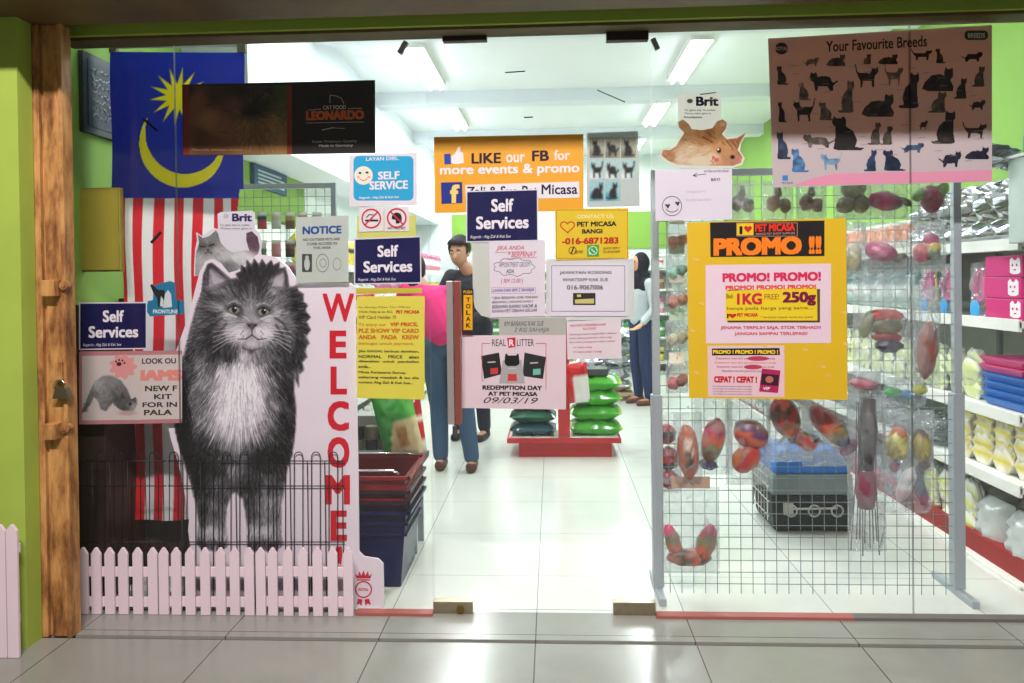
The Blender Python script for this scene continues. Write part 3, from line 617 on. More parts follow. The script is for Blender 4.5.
# smiley hand-written paper
q = [(655, 170), (732, 168.5), (732, 219), (655.5, 221)]
sp = poster('handwritten_paper', 'white paper with a hand-drawn smiley face below the kitten cut-out', 'paper', q, YG, (232, 224, 236), [
    ('KITTEN UNTUK DIJUAL', (704, 170.5, 729, 173.5), (110, 100, 140), dict(shear=.3)), ('BAYI', (711, 178.5, 720, 181.5), (60, 56, 80), dict(bold=.02)), ('di cage hari ini', (687, 190, 706, 193.5), (206, 200, 214), dict(shear=.2)), ('tanya kaunter', (686, 198, 712, 202), (206, 200, 214), dict(shear=.2))])
m = MB(); ringm(m, 672, 206, 10, 9.4, YG - .001)
for e in ((667.5, 206.5), (677.3, 204)): pxpoly(m, [(e[0] - 2.6, e[1] - 1.8), (e[0] - 1.2, e[1] - 2.6), (e[0], e[1] - 1.6), (e[0] + 1.6, e[1] - 3), (e[0] + 2.6, e[1] - 1.6), (e[0] + .6, e[1] + 2.2)], YG - .001, .0002)
for k in range(8):
    a0, a1 = math.radians(20 + 17 * k), math.radians(37 + 17 * k); pxpoly(m, line_shape(672 + 6.5 * math.cos(a0), 207 + 5 * math.sin(a0), 672 + 6.5 * math.cos(a1), 207 + 5 * math.sin(a1), .7), YG - .001, .0002)
m.build('smiley_drawing', cm((60, 56, 70)), sp)
shapes('arrow_drawing', [line_shape(693, 175.5, 706, 174, .6), line_shape(693, 175.5, 697, 173, .6), line_shape(693, 175.5, 697, 177, .6)], YG, sp, (70, 66, 80))
# black & white animal pictures
q = [(587, 133), (638, 131), (640, 206), (587, 207.5)]
ap = poster('photo_sheet', 'white sheet of eight small black animal photographs beside the orange banner', 'poster', q, YG, (206, 214, 210), [], trans=.3)
def catpoly(kind, cx, cy, w, h, flip=False):
    K = {'sit': [(.1, 1), (0, .92), (.25, .9), (.2, .7), (.3, .45), (.5, .3), (.5, .1), (.56, 0), (.63, .08), (.74, .08), (.82, 0), (.86, .12), (.86, .25), (.78, .33), (.78, .5), (.8, .75), (.84, .96), (.7, 1)],
         'stand': [(.0, .0), (.06, .0), (.12, .3), (.2, .36), (.6, .38), (.68, .28), (.7, .1), (.76, .18), (.86, .18), (.93, .08), (.97, .3), (.9, .42), (.82, .5), (.8, .66), (.78, 1), (.7, 1), (.68, .72), (.36, .7), (.3, 1), (.22, 1), (.22, .7), (.12, .5), (.05, .3)],
         'lie': [(0, .9), (.1, .6), (.3, .35), (.55, .3), (.68, .35), (.7, .1), (.74, 0), (.8, .1), (.88, .08), (.94, 0), (.97, .2), (.95, .42), (.88, .55), (.98, .8), (.95, 1), (.2, 1)],
         'crouch': [(0, .55), (.05, .5), (.2, .62), (.3, .35), (.55, .3), (.7, .35), (.76, .12), (.84, .2), (.93, .12), (.99, .35), (.93, .55), (.85, .62), (.8, 1), (.72, 1), (.68, .78), (.4, .8), (.3, 1), (.2, 1), (.2, .78)]}[kind]
    return [(cx + ((1 - x if flip else x) - .5) * w, cy + (y - .5) * h) for x, y in K]
k = 0; rg = random.Random(4)
for j in range(3):
    for i in range(3):
        if j == 2 and i == 2: continue
        x0 = 589.5 + i * 15.8; y0 = 137.5 + j * 21.5
        cv = Cv(x0, y0, x0 + 15, y0 + 20.5, 2, [(170, 170, 150), (176, 206, 204), (160, 200, 204)][j])
        cv.ell(x0 + 4, y0 + 17, 7, 4, [(120, 120, 104), (226, 232, 230), (70, 150, 180)][j], soft=3)
        cv.poly(catpoly(['sit', 'crouch', 'sit', 'stand', 'crouch', 'stand', 'lie', 'sit'][k], x0 + 7.5, y0 + 10.5, 12, 16, rg.random() < .5), (34, 36, 36), soft=1.2); cv.grain(10, k)
        cv.mesh('animal_photograph', YG, ap); k += 1
# small residues and clips on the glass
for (x0, y0, x1, y1, w), lb in (((505, 72.5, 525, 71.2, 1.2), 'short dark scratch on the glass door above the orange banner'), ((597, 90, 625, 102, 1.1), 'slanting dark scratch on the glass door above the photo sheet'), ((524, 117.5, 533, 117, 1.2), 'tiny dark tape mark just above the orange banner'), ((700, 94.5, 716, 92.5, 1), 'faint dark mark on the glass right of the kitten sign')):
    tag(shapes('glass_mark', [line_shape(x0, y0, x1, y1, w)], -.0025, None, (70, 76, 80)), lb, 'scratch')
for (x0, y0, x1, y1), lb, n in (((399, 53, 406, 41), 'small grey clip hanging near the top of the glass left of the door', 'glass_clip'), ((653, 38, 658, 49), 'small dark clip near the top hinge of the glass door', 'glass_clip')):
    m = MB(); pxpoly(m, line_shape(x0, y0, x1, y1, 5), .03, .02); tag(m.build(n, mat('grey_clip', (112, 112, 108), .5), None, bevel=.002), lb, 'clip')
tag(shapes('tape_piece', [line_shape(151, 243, 161, 232, 3)], -.002, None, (24, 22, 30)), 'short piece of black tape over the red and white flag stripes', 'tape')
tag(shapes('tape_piece', [line_shape(143, 118.5, 157.5, 131, 2.6)], -.002, None, (18, 20, 40)), 'short piece of black tape over the tip of the yellow crescent', 'tape')
# ------------------------------------------------------------------ pictured posters
def fmesh(r, cv, Y, **k): return cv.mesh('picture', Y, r, **k)
# dark cat food banner
q = [(182, 84.5), (375, 80), (375.5, 153), (183, 156)]
lb = poster('pet_food_banner', 'long dark banner with a person nuzzling a cat and orange lettering', 'banner', q, YG, (44, 36, 32), [
    ('CAT FOOD', (323, 106.5, 346, 110.5), (226, 210, 190), dict(bold=.02)), ('LEONARDO', (306, 111.5, 364, 121), (232, 110, 50), dict(bold=.07)),
    ('Super Premium Quality', (312, 141, 357, 144), (190, 186, 180), {}), ('Made in Germany', (319, 145, 353, 148.5), (200, 196, 190), {})], trans=.3)
cv = Cv(183.5, 85.5, 292, 154.5, 1.6, (110, 72, 44))
cv.c = cv.tones([(185, 90, (70, 40, 28)), (185, 150, (140, 90, 50)), (198, 100, (150, 96, 66)), (210, 120, (176, 120, 84)), (225, 128, (150, 100, 70)), (215, 95, (80, 54, 40)), (232, 88, (60, 50, 36)), (235, 105, (120, 80, 58)), (245, 95, (60, 48, 34)), (252, 110, (34, 26, 20)), (262, 104, (50, 42, 30)), (246, 128, (150, 110, 66)), (260, 130, (130, 96, 58)), (275, 125, (160, 120, 70)), (285, 110, (90, 96, 50)), (284, 92, (74, 90, 44)), (270, 90, (70, 76, 42)), (280, 145, (170, 128, 74)), (250, 148, (150, 106, 60)), (215, 148, (120, 74, 44)), (200, 140, (100, 60, 40))])
mk = ((cv.X - 262) / 28) ** 2 + ((cv.Y - 122) / 32) ** 2 < 1
cv.fur(mk, lambda x, y: math.atan2(y - 112, x - 252), 1500, (3, 7), 26, .9, .5)
for a, b_ in (((222, 110), (229, 112)), ((206, 106), (212, 104))): cv.line([a, b_], 1, (50, 28, 20), .7)
cv.line([(220, 132), (228, 133)], 1, (90, 40, 30), .7); cv.ell(250, 112, 5, 2, (16, 12, 8), soft=2); cv.poly([(236, 95), (240, 84), (248, 92)], (50, 36, 26), 2); cv.poly([(262, 90), (272, 84), (274, 96)], (60, 42, 30), 2)
cv.poly([(183, 85), (189, 85), (189, 156), (183, 156)], (150, 40, 24)); cv.poly([(287, 85), (293, 85), (293, 156), (287, 156)], (150, 48, 28))
fmesh(lb, cv, YG)
text('Naturally delicious recipes', (192, 148.5, 242, 151.5), (190, 160, 110), lb, YG, emb=.0012)
shapes('logo_outline', [line_shape(330, 95, 330, 103, .7), line_shape(330, 95, 336, 96, .7), line_shape(336, 96, 341, 98, .7), line_shape(341, 98, 344, 104, .7), line_shape(308, 110, 321, 109, .6), line_shape(348, 108.5, 362, 108.3, .6), line_shape(306, 123, 364, 121.8, .6), line_shape(322, 130, 334, 127.5, 1), line_shape(334, 128, 345, 128.5, .5)], YG, lb, (196, 190, 180))
# breeds poster
q = [(768, 38.5), (992, 25), (992, 181.5), (773, 187.5)]
m_breed = mat('breeds_paper', (222, 220, 226), .4, noise=.02, trans=.36, transcol=(206, 142, 70))
br = poster('cat_breeds_poster', 'large poster titled Your Favourite Breeds covered in small cat pictures', 'poster', q, YG, (0, 0, 0), [
    ('Your Favourite Breeds', (826, 38, 927, 49), (46, 42, 46), dict(bold=.02))], sheetmat=m_breed)
shapes('logo_badge', [circ(781.5, 48.5, 6.5, 6, 20), ], YG, br, (64, 56, 66)); text('ROYAL', (775, 46.5, 788, 50.5), (200, 180, 170), br, YG, bold=.03, emb=.0014)
shapes('logo_badge', [rrect(964.5, 30.5, 988, 40, 4)], YG, br, (52, 84, 66)); text('BREEDS', (968, 33, 985, 38), (210, 214, 200), br, YG, bold=.03, emb=.0014)
sq = shapes('corner_logo', [[(782.5, 175.5), (788, 175.3), (788, 180.5), (782.5, 180.7)]], YG, br, (60, 130, 200)); text('PET FOOD', (782, 182, 793, 184), (90, 100, 120), br, YG)
shapes('pink_band', [[(835, 173.5), (992, 170), (992, 181), (792, 186.2), (812, 178)]], YG, br, (226, 150, 176), emb=.0004)
cats = [('crouch', 811, 61, 18, 11, 0, 130), ('lie', 836, 60, 20, 13, 0, 84), ('sit', 867, 59, 13, 11, 0, 90), ('lie', 888, 59, 21, 11, 0, 50), ('stand', 922, 54.5, 23, 12, 0, 44), ('sit', 940, 55.5, 12, 16, 1, 70), ('crouch', 972, 56, 23, 12, 0, 30),
        ('sit', 782, 75, 15, 20, 1, 60), ('crouch', 824, 80, 30, 22, 1, 34), ('stand', 867, 76, 25, 24, 0, 48), ('stand', 894, 75, 20, 22, 0, 120), ('sit', 910, 90, 26, 37, 0, 40), ('lie', 938, 79, 33, 25, 0, 44), ('sit', 979, 76, 17, 22, 0, 80), ('sit', 804, 91, 16, 19, 1, 120),
        ('sit', 847, 96, 20, 34, 0, 110), ('lie', 878, 105, 34, 24, 0, 58), ('sit', 961, 88, 17, 22, 0, 52), ('sit', 938, 102, 24, 22, 0, 100), ('crouch', 977, 104, 18, 13, 0, 40), ('sit', 782, 111.5, 11, 22, 1, 34), ('stand', 804, 110, 23, 24, 1, 46), ('sit', 826, 111, 20, 19, 1, 104),
        ('sit', 846, 133, 38, 35, 1, 38), ('crouch', 819, 140, 34, 16, 1, 96), ('sit', 875, 133, 16, 24, 0, 96), ('sit', 887, 135, 16, 20, 0, 84), ('crouch', 923, 124, 10, 12, 0, 60), ('sit', 945, 127, 30, 34, 0, 44), ('stand', 975, 130, 26, 17, 0, 60), ('crouch', 912, 147, 26, 12, 0, (70, 96, 130)),
        ('sit', 783, 145, 18, 29, 1, (56, 70, 96)), ('sit', 799, 160, 22, 25, 1, (84, 132, 190)), ('stand', 831, 161, 23, 19, 1, (130, 176, 214)), ('sit', 871, 160, 16, 23, 0, (46, 72, 108)), ('sit', 893, 160, 28, 22, 1, (34, 48, 76)), ('crouch', 950, 158, 24, 19, 0, (26, 34, 60)), ('lie', 977, 153, 26, 13, 0, (26, 30, 50))]
for k, (kd, cx_, cy_, w_, h_, fl, g) in enumerate(cats):
    g3 = g if isinstance(g, tuple) else (int(g * 1.05 + 4), g, int(g * .92))
    cv = Cv(cx_ - w_ / 2 - 1, cy_ - h_ / 2 - 1, cx_ + w_ / 2 + 1, cy_ + h_ / 2 + 1, 1.6, g3); pp = catpoly(kd, cx_, cy_, w_, h_, bool(fl))
    rr = np.random.RandomState(k); dk = tuple(v * .55 for v in g3); lt = tuple(min(250, v * 1.5 + 16) for v in g3)
    for _ in range(int(w_)): cv.ell(cx_ + rr.uniform(-.5, .5) * w_, cy_ + rr.uniform(-.5, .5) * h_, rr.uniform(1, 3), rr.uniform(1, 3), dk if rr.rand() < .6 else lt, soft=1.5, alpha=.45)
    cv.mesh('cat_picture', YG, br, mask=cv.sd(pp, cv.X, cv.Y) > -.15, m=paintmat('breed_ink', .4, .25, (255, 215, 160)))
# fine print lines under the cats
m = MB()
for k in range(46):
    x = 790 + (k * 37) % 190; y = 66 + (k * 53) % 100; pxpoly(m, line_shape(x, y, x + 7, y - .4, .5), YG - .0007, .0002)
m.build('caption_lines', cm((150, 130, 120)), br)
# promo board
q = [(687, 222.5), (846, 218), (847.5, 400), (689, 398)]
pm = poster('promo_board', 'large yellow board with PROMO !! in orange on black', 'board', q, YG, (238, 196, 14), [], trans=.06, rough=.5)
def sub(pts, c, e=.0006, name='sheet', lab=None): return shapes(name, [pts], YG, pm, c, emb=e, label=lab)
hd = sub([(710, 222.5), (824.5, 220.5), (824.5, 256), (710.5, 257)], (26, 20, 18), name='header_panel', lab='black header strip')
P = lambda s, bx, c, par, bo=.03, e=.0014, **k: text(s, bx, c, par, YG, bold=bo, emb=e, quad=q, **k)
P('PROMO !!', (713.5, 237, 821.5, 255), (244, 130, 26), hd, .07)
o = shapes('heart_box', [[(737, 223.5), (753.5, 223.2), (753.5, 235.2), (737, 235.5)]], YG, hd, (240, 206, 30), emb=.0010)
P('I', (739.5, 225.5, 742.5, 233.5), BK, o, .06, .0018); hs_ = [(748 + 4 * math.sin(t) ** 3, 228.8 - 4 * (.81 * math.cos(t) - .31 * math.cos(2 * t) - .125 * math.cos(3 * t) - .06 * math.cos(4 * t))) for t in [2 * math.pi * k / 20 for k in range(20)]]; shapes('heart', [hs_], YG, o, (196, 30, 30), emb=.0018)
shapes('logo_frame', frame_shapes(736.5, 222.6, 797.5, 236.4, .5), YG, hd, (206, 150, 130), emb=.001); P('PET MICASA', (755, 223.8, 795, 231.5), (222, 50, 30), hd, .06); P('BANGI PET SHOP SUPPLIES', (756, 232.7, 795, 234.8), (214, 160, 150), hd, .01)
s1 = sub([(705.5, 265), (831, 263.5), (831, 343), (706, 343.5)], (240, 214, 226), lab='pale pink promotion sheet')
P('PROMO! PROMO!', (722.5, 272.5, 821, 281.5), (214, 40, 90), s1, .06); P('PROMO! PROMO! PROMO!', (725.5, 285, 816, 289.5), (226, 70, 50), s1, .05)
shapes('shadow_block', [[(727.5, 290), (820, 289), (820, 322.5), (727.5, 322.5)]], YG, s1, (90, 70, 30), emb=.0009)
o = shapes('yellow_block', [[(725.5, 291), (817, 287), (817.5, 320.5), (725.5, 320.5)]], YG, s1, (242, 212, 34), emb=.0013)
P('Beli', (726.5, 293.5, 733, 298), BK, o, .01, .0019); P('1KG', (737, 293, 762, 304.5), (200, 30, 60), o, .05, .0019); P('FREE!', (764.5, 294, 779, 299.5), (150, 60, 40), o, 0, .0019); P('250g', (782.5, 292, 816, 306), (120, 20, 60), o, .06, .0019)
P('hanya pada harga yang sama....', (727, 306.5, 814, 310.5), (60, 50, 30), o, .01, .0019); P('I', (727, 313.5, 728.6, 318), BK, o, .05, .0019); shapes('heart', [[(x - 748 + 732.5, (y - 228.8) * .7 + 315.6) for x, y in hs_]], YG, o, (196, 30, 30), emb=.0019); P('PET MICASA', (737, 313, 758, 316.5), (206, 30, 40), o, .06, .0019); P('* tertakluk kepada terma dan syarat', (761, 316, 813, 318.8), (100, 80, 30), o, 0, .0019)
P('JENAMA TERPILIH SAJA. STOK TERHAD!!', (720.5, 326, 821, 330), (196, 50, 110), s1, .03); P('JANGAN SAMPAI TERLEPAS!!', (734.5, 332, 807.5, 336), (206, 60, 90), s1, .03)
s2 = sub([(707.5, 346), (784.5, 345.5), (784.5, 397), (708, 396.5)], (240, 204, 214), lab='small pink promotion sheet with card picture')
o = shapes('black_strip', [[(712, 348.5), (779.5, 348), (780, 355), (712, 355.5)]], YG, s2, BK, emb=.001); P('PROMO ! PROMO ! PROMO !', (713, 350, 778, 354), (240, 210, 60), o, .05, .0016)
for k, (a, b_, c) in enumerate(((716, 775, (150, 60, 90)), (715, 776, (206, 130, 50)), (717, 774, (160, 70, 90)), (722, 770, (110, 60, 90)))): P('Dapatkan kad ahli percuma untuk anda', (a, 357.5 + 4.2 * k, b_, 360 + 4.2 * k), c, s2, .01)
shapes('highlight', [circ(758, 358.5, 11, 2.4), circ(753, 367, 9, 2.4)], YG, s2, (206, 60, 100), emb=.0011)
P('CEPAT ! CEPAT !', (714, 376.5, 757, 383), (196, 20, 30), s2, .07)
for k in range(4): P('Sah sehingga stok kehabisan sahaja di cawangan', (713, 386 + 2.6 * k, 752, 387.6 + 2.6 * k), (90, 60, 70), s2, 0)
o = shapes('card_picture', [[(762, 368.5), (780.5, 370.5), (778, 393), (759, 391.5)]], YG, s2, (190, 30, 90), emb=.0012); shapes('card_window', [[(762, 373.5), (779, 375), (778, 386), (760.5, 384.5)]], YG, o, (60, 24, 46), emb=.0016); shapes('card_window', [circ(769.5, 379.5, 4, 3.4)], YG, o, (190, 110, 90), emb=.002)
P('VIP', (763, 387, 770, 390), WH, o, .03, .002)
# peeling tape bits on the board
m = MB()
for x, y in ((694, 259), (699, 303), (690, 330), (762, 345), (842, 312), (843, 343), (820, 366), (826, 375), (803, 349), (694, 372)): pxpoly(m, line_shape(x, y, x + 5, y + 1.5, 2.4), YG - .0008, .0002)
m.build('clear_tape', mat('old_tape', (238, 204, 120), .2), pm)
# kitten adoption poster left
q = [(79, 351.5), (182, 350.5), (182, 423), (79, 424.5)]
ia = poster('kitten_food_poster', 'pink framed poster with a grey kitten sniffing, beside the rusty post', 'poster', q, YG, (196, 132, 140), [], trans=.12)
shapes('inner_panel', [[(82.5, 356), (182, 354.5), (182, 419), (82.5, 420.5)]], YG, ia, (208, 196, 192), emb=.0004)
for s, bx, c, bo in (('LOOK OU', (142, 358.5, 176, 364), (50, 44, 50), .03), ('IAMS', (140.5, 370, 182, 381), (226, 140, 130), .08), ('NEW F', (145, 386, 177, 391.5), (50, 44, 50), .03), ('KIT', (154, 394.5, 172, 399.5), (50, 44, 50), .03), ('FOR IN', (142.5, 402.5, 177, 407.5), (50, 44, 50), .03), ('PALA', (144, 410, 172, 415.5), (50, 44, 50), .03)): text(s, bx, c, ia, YG, bold=bo, quad=q, emb=.001)
cv = Cv(82, 356, 141, 420, 2, (208, 196, 192))
kit = [(82, 411), (86, 402), (90, 392), (95, 382), (103, 376), (112, 376), (121, 381), (127, 389), (131, 399), (137, 399.5), (137, 404), (134, 410), (126, 412), (118, 408), (113, 403), (108, 408), (106, 411), (101, 409), (98, 400), (94, 396), (90, 404), (85, 411), (82, 413)]
cv.poly(kit, (120, 118, 122), 1.2); mk = cv.sd(kit, cv.X, cv.Y) > 0
tn = cv.tones([(100, 385, 150), (112, 382, 140), (120, 390, 110), (104, 398, 130), (118, 400, 80), (128, 403, 90), (133, 407, 150), (92, 398, 110), (84, 410, 100), (110, 405, 110), (125, 410, 70)]); cv.c[mk] = tn[mk]
cv.fur(mk, lambda x, y: math.atan2(y - 392, x - 106) + 1.2, 500, (3, 6), 24, .7, .5); cv.ell(130, 404, 1.5, 1, (20, 20, 20)); cv.poly([(120, 398), (122, 392), (126, 399)], (70, 66, 70)); cv.poly([(130, 400), (136, 397), (136, 403)], (84, 80, 84))
cv.ell(127, 413, 9, 2.5, (190, 160, 156), soft=1)
fmesh(ia, cv, YG)
shapes('flower_badge', [[(123 + (12.5 + 1.8 * math.cos(9 * t)) * math.cos(t), 366.5 + (11.5 + 1.6 * math.cos(9 * t)) * math.sin(t)) for t in [2 * math.pi * k / 54 for k in range(54)]]], YG, ia, (220, 150, 148), emb=.0012)
shapes('paw_mark', [circ(119, 364, 2.6, 2), circ(116, 361.5, 1, 1), circ(119, 360, 1, 1), circ(122.5, 360.5, 1, 1), circ(124.5, 363, 1, 1)], YG, ia, (60, 40, 40), emb=.0018)
# small blue sticker
o1 = [(147, 305), (148, 301), (153, 300), (154, 286), (158, 284), (170, 281), (175, 283), (176, 300), (184, 301), (184, 314), (150, 316.5), (147, 312)]
fl = poster('blue_sticker', 'small blue sticker with black and white pets over the flag stripes', 'sticker', [(147, 281), (184, 281), (184, 316), (147, 316)], YG, (22, 120, 160), [('FRONTLINE', (153, 309.5, 178, 313.5), (216, 232, 236), dict(bold=.03))], outline=o1)
shapes('dog_picture', [[(150, 285), (152, 284), (158, 290), (164, 290), (166, 296), (164, 307), (158, 307), (157, 298), (153, 292)]], YG, fl, (26, 30, 34)); shapes('cat_picture', [[(165, 294), (168, 290), (171, 294), (172, 307), (163, 308)], [(161, 296), (163.5, 300), (163, 307), (160, 306)]], YG, fl, (206, 214, 214), emb=.0010)
# cut-out with ginger kitten (right)
o1 = [(660, 156), (662, 149), (669, 149), (676, 144), (683, 131), (678, 127), (677, 122), (678, 120), (678, 97), (682, 94), (718, 92.5), (721, 96), (721, 118), (727, 121), (728, 127), (725, 132), (727, 137), (736, 136), (746.5, 131), (747, 134), (741, 143), (740, 151), (745, 158), (742, 165), (733, 168), (700, 168), (676, 167), (667, 163), (660, 158)]
kt = poster('kitten_cutout', 'cut-out sign with a ginger kitten lying on its back under a Brit panel', 'sign', [(660, 93), (747, 93), (747, 168), (660, 168)], YG, (234, 228, 224), [], outline=o1, trans=.8)
text('Brit', (696, 96.5, 718.5, 106), (30, 44, 80), kt, YG, bold=.05, emb=.001); text('To give joy is noble.', (684, 109, 716, 111.5), (90, 90, 100), kt, YG, emb=.001); text('Those who give it', (684, 112.5, 711, 114.8), (90, 90, 100), kt, YG, emb=.001); text('Foundation', (684, 116, 702, 118.2), (60, 60, 76), kt, YG, bold=.03, emb=.001); shapes('logo', [circ(690, 101, 3, 2.4, 12)], YG, kt, (170, 166, 158), emb=.001)
cv = Cv(659, 116, 748, 169, 2.2, (200, 150, 104))
body = [(661, 155), (663, 150), (669, 150), (676, 146), (684, 133), (679, 128), (678, 122), (683, 119), (689, 124), (692, 129), (702, 130), (712, 128), (717, 121), (723, 119), (727, 123), (726, 129), (722, 134), (727, 139), (737, 138), (746, 132), (740, 144), (738, 150), (743, 157), (741, 163), (733, 166), (702, 166), (678, 165), (668, 161)]
cv.c = cv.tones([(664, 153, (176, 120, 80)), (670, 157, (190, 140, 100)), (682, 124, (190, 140, 100)), (685, 135, (196, 146, 104)), (690, 150, (232, 206, 176)), (680, 158, (236, 214, 190)), (700, 160, (236, 212, 184)), (700, 138, (196, 140, 92)), (710, 132, (170, 112, 70)), (720, 124, (204, 152, 110)), (722, 128, (196, 140, 100)), (713, 138, (200, 140, 90)), (722, 142, (206, 150, 100)), (722, 150, (196, 130, 84)), (718, 160, (226, 170, 140)), (735, 142, (190, 130, 84)), (736, 160, (206, 140, 120)), (741, 136, (180, 120, 80)), (730, 152, (200, 140, 96)), (708, 152, (232, 204, 170))])
mk = cv.sd(body, cv.X, cv.Y) > -.1
cv.fur(mk, lambda x, y: math.atan2(y - 148, x - 718) , 1300, (3, 6), 20, .7, .5, 5)
for a in ((706, 132), (711, 136), (728, 141), (733, 144)): cv.line([a, (a[0] + 6, a[1] + 3)], 1.4, (150, 90, 50), .6)
cv.ell(724, 150, 12, 10, (226, 176, 130), soft=5, alpha=.6); cv.ell(719, 150.5, 1.9, 2.4, (50, 30, 22), soft=.8); cv.ell(732.5, 157, 2.2, 1.9, (50, 30, 22), soft=.8); cv.line([(736, 139), (743, 134), (740, 143)], 1.4, (226, 150, 120), .8); cv.ell(665, 153, 3.4, 2.6, (214, 150, 110), soft=1.2)
for q_ in ([(726, 141), (731, 146), (733, 150)], [(731, 140), (735, 145), (737, 149)], [(737, 141), (739, 146)], [(722, 142), (725, 145)], [(738, 152), (742, 155)]): cv.line(q_, 1.1, (140, 84, 48), .65)
cv.ell(713.5, 158.5, 5.5, 5, (246, 226, 206), soft=2.5, alpha=.9); cv.ell(713.5, 157.2, 1.5, 1.2, (214, 120, 110), soft=.6); cv.line([(713, 158.5), (711.5, 161), (708.5, 161)], .6, (120, 70, 56)); cv.line([(711.5, 161), (713.5, 163)], .6, (120, 70, 56))
cv.ell(741.5, 160, 3, 2.6, (226, 150, 126), soft=1.4, alpha=.8); cv.ell(704, 164, 6, 2.4, (244, 224, 200), soft=1.2); cv.line([(699, 162.2), (708, 161.8)], .6, (176, 130, 96), .8); cv.ell(723, 124.5, 2.6, 2, (226, 170, 140), soft=1); cv.line([(689, 158), (703, 156), (712, 150)], .7, (190, 140, 100), .7)
for q_ in ((688, 141), (695, 144), (703, 145), (709, 144)): cv.line([(q_[0] - 4, q_[1] - 2), q_], 1.2, (170, 112, 70), .5); cv.ell(718.3, 149.4, .8, .8, (240, 240, 240)); cv.ell(716.5, 160, 2.2, 1.8, (226, 130, 120), soft=.8); cv.line([(703, 137), (712, 142)], 1.6, (150, 92, 56), .6); cv.ell(700, 161, 9, 4.2, (240, 222, 200), soft=2, alpha=.8)
cv.mesh('kitten_picture', YG, kt, mask=mk, m=paintmat('thin_print', .45, .75))
# cut-out with grey cat (left) behind the big cat
o1 = [(194, 268), (195, 250), (197, 240), (196, 232), (202, 236), (214, 228), (218, 229), (217.5, 214), (221, 212), (252, 210.5), (255, 213), (255, 229), (260, 233), (262, 243), (261, 252), (264, 262), (264, 276), (194, 276)]
YL = .052
gt = poster('cat_cutout', 'cut-out sign with a grey cat under a Brit panel, behind the big cat cut-out', 'sign', [(194, 211), (264, 211), (264, 276), (194, 276)], YL, (222, 218, 228), [], outline=o1)
text('Brit', (232, 213.5, 252, 221.5), (46, 30, 90), gt, YL, bold=.05); text('To give joy is noble.', (220, 224, 250, 226.5), (110, 104, 130), gt, YL); text('Those who give it', (220, 227.6, 252, 229.8), (110, 104, 130), gt, YL); shapes('logo', [circ(226, 216, 3, 2.6, 12)], YL, gt, (190, 186, 196))
cv = Cv(193, 228, 264, 276, 2.2, (150, 148, 156))
body = [(195, 270), (196, 252), (199, 243), (197.5, 234), (203, 238), (209, 236), (216, 230), (218, 233), (221, 243), (228, 250), (233, 252), (246, 250), (249, 251), (246, 240), (246, 233), (252, 231), (258, 237), (260, 247), (258, 255), (258, 270), (250, 276), (195, 276)]
cv.c = cv.tones([(199, 237, 110), (208, 240, 130), (217, 234, 120), (203, 246, 80), (211, 245, 90), (206, 252, 130), (216, 250, 170), (200, 258, 170), (210, 262, 190), (225, 256, 190), (236, 258, 210), (232, 266, 120), (227, 268, 100), (250, 240, (80, 50, 66)), (255, 245, (90, 60, 70)), (253, 235, (90, 60, 74)), (250, 260, 210), (242, 256, 210), (240, 240, 200)])
mk = cv.sd(body, cv.X, cv.Y) > -.1
cv.fur(mk, lambda x, y: math.atan2(y - 246, x - 208), 900, (3, 6), 22, .7, .5, 6)
cv.line([(200, 246), (205, 247)], 1.2, (30, 30, 34)); cv.line([(209, 246), (214, 244)], 1.2, (30, 30, 34)); cv.ell(208, 250, 1.5, 1, (60, 50, 54)); cv.line([(205, 253), (208, 252), (212, 253)], .8, (50, 44, 50)); cv.line([(222, 234), (228, 250)], 1, (120, 100, 120))
cv.mesh('cat_picture', YL, gt, mask=mk)
# ------------------------------------------------------------------ WELCOME cat stand-up
SY = .03
out = [(192, 609), (192, 560), (188, 530), (190, 548), (189, 520), (184, 490), (178, 462), (171, 440), (167, 420), (166.5, 395), (170, 372), (177, 348), (185, 326), (191, 306), (195, 290), (200, 271), (206, 261), (212, 259), (220, 263), (228, 273), (238, 270), (248, 262), (257, 254.5), (267, 255), (277, 258), (288, 267), (296, 279), (300, 283), (350, 283), (355, 287), (356, 360), (358, 470), (359, 552), (364, 557), (378, 559), (383, 564), (384, 606), (380, 609)]
out = [p for p in out if p != (190, 548)]
wel = empty('welcome_standee', U(270, 609, SY), 'tall white cut-out of a long-haired tabby cat with red WELCOME lettering', 'sign')
m = MB(); pxpoly(m, out, SY, .012); m.build('board', mat('standee_board', (232, 220, 230), .45, noise=.015), wel)
for ch, bx in (('W', (322.5, 293.5, 354, 322)), ('E', (329.5, 330.5, 346.5, 358.5)), ('L', (330.5, 366.5, 347, 394.5)), ('C', (327.5, 401, 349, 431)), ('O', (327.5, 437, 349.5, 468)), ('M', (325.5, 475, 350, 504.5)), ('E', (330.5, 510.5, 347, 541)), ('!', (335.5, 546, 342.5, 572))):
    text(ch, bx, (206, 24, 44), wel, SY, bold=.05 if ch != 'W' else .03)
m = MB(); ringm(m, 363.5, 589.5, 8.6, 7.2, SY - .0007)
aw = m.build('award_badge', cm((196, 40, 64)), wel)
shapes('crown', [[(355, 573.5), (356.5, 578.5), (370.5, 578.5), (372, 573.5), (369, 576), (368, 571), (365.5, 575.5), (363.5, 570.5), (361.5, 575.5), (359, 571), (358, 576)], [(357, 579.3), (370, 579.3), (370, 580.6), (357, 580.6)]], SY, aw, (196, 40, 64)); shapes('ribbon', [[(358, 598.5), (362.5, 599.5), (361.5, 606), (359.5, 603.5), (356.5, 605)], [(364.5, 599.5), (369, 598.5), (371, 605), (367.5, 603.5), (365.5, 606)]], SY, aw, (196, 40, 64)); text('ROYAL', (358.5, 588, 368.5, 591), (196, 40, 64), aw, SY, bold=.04)
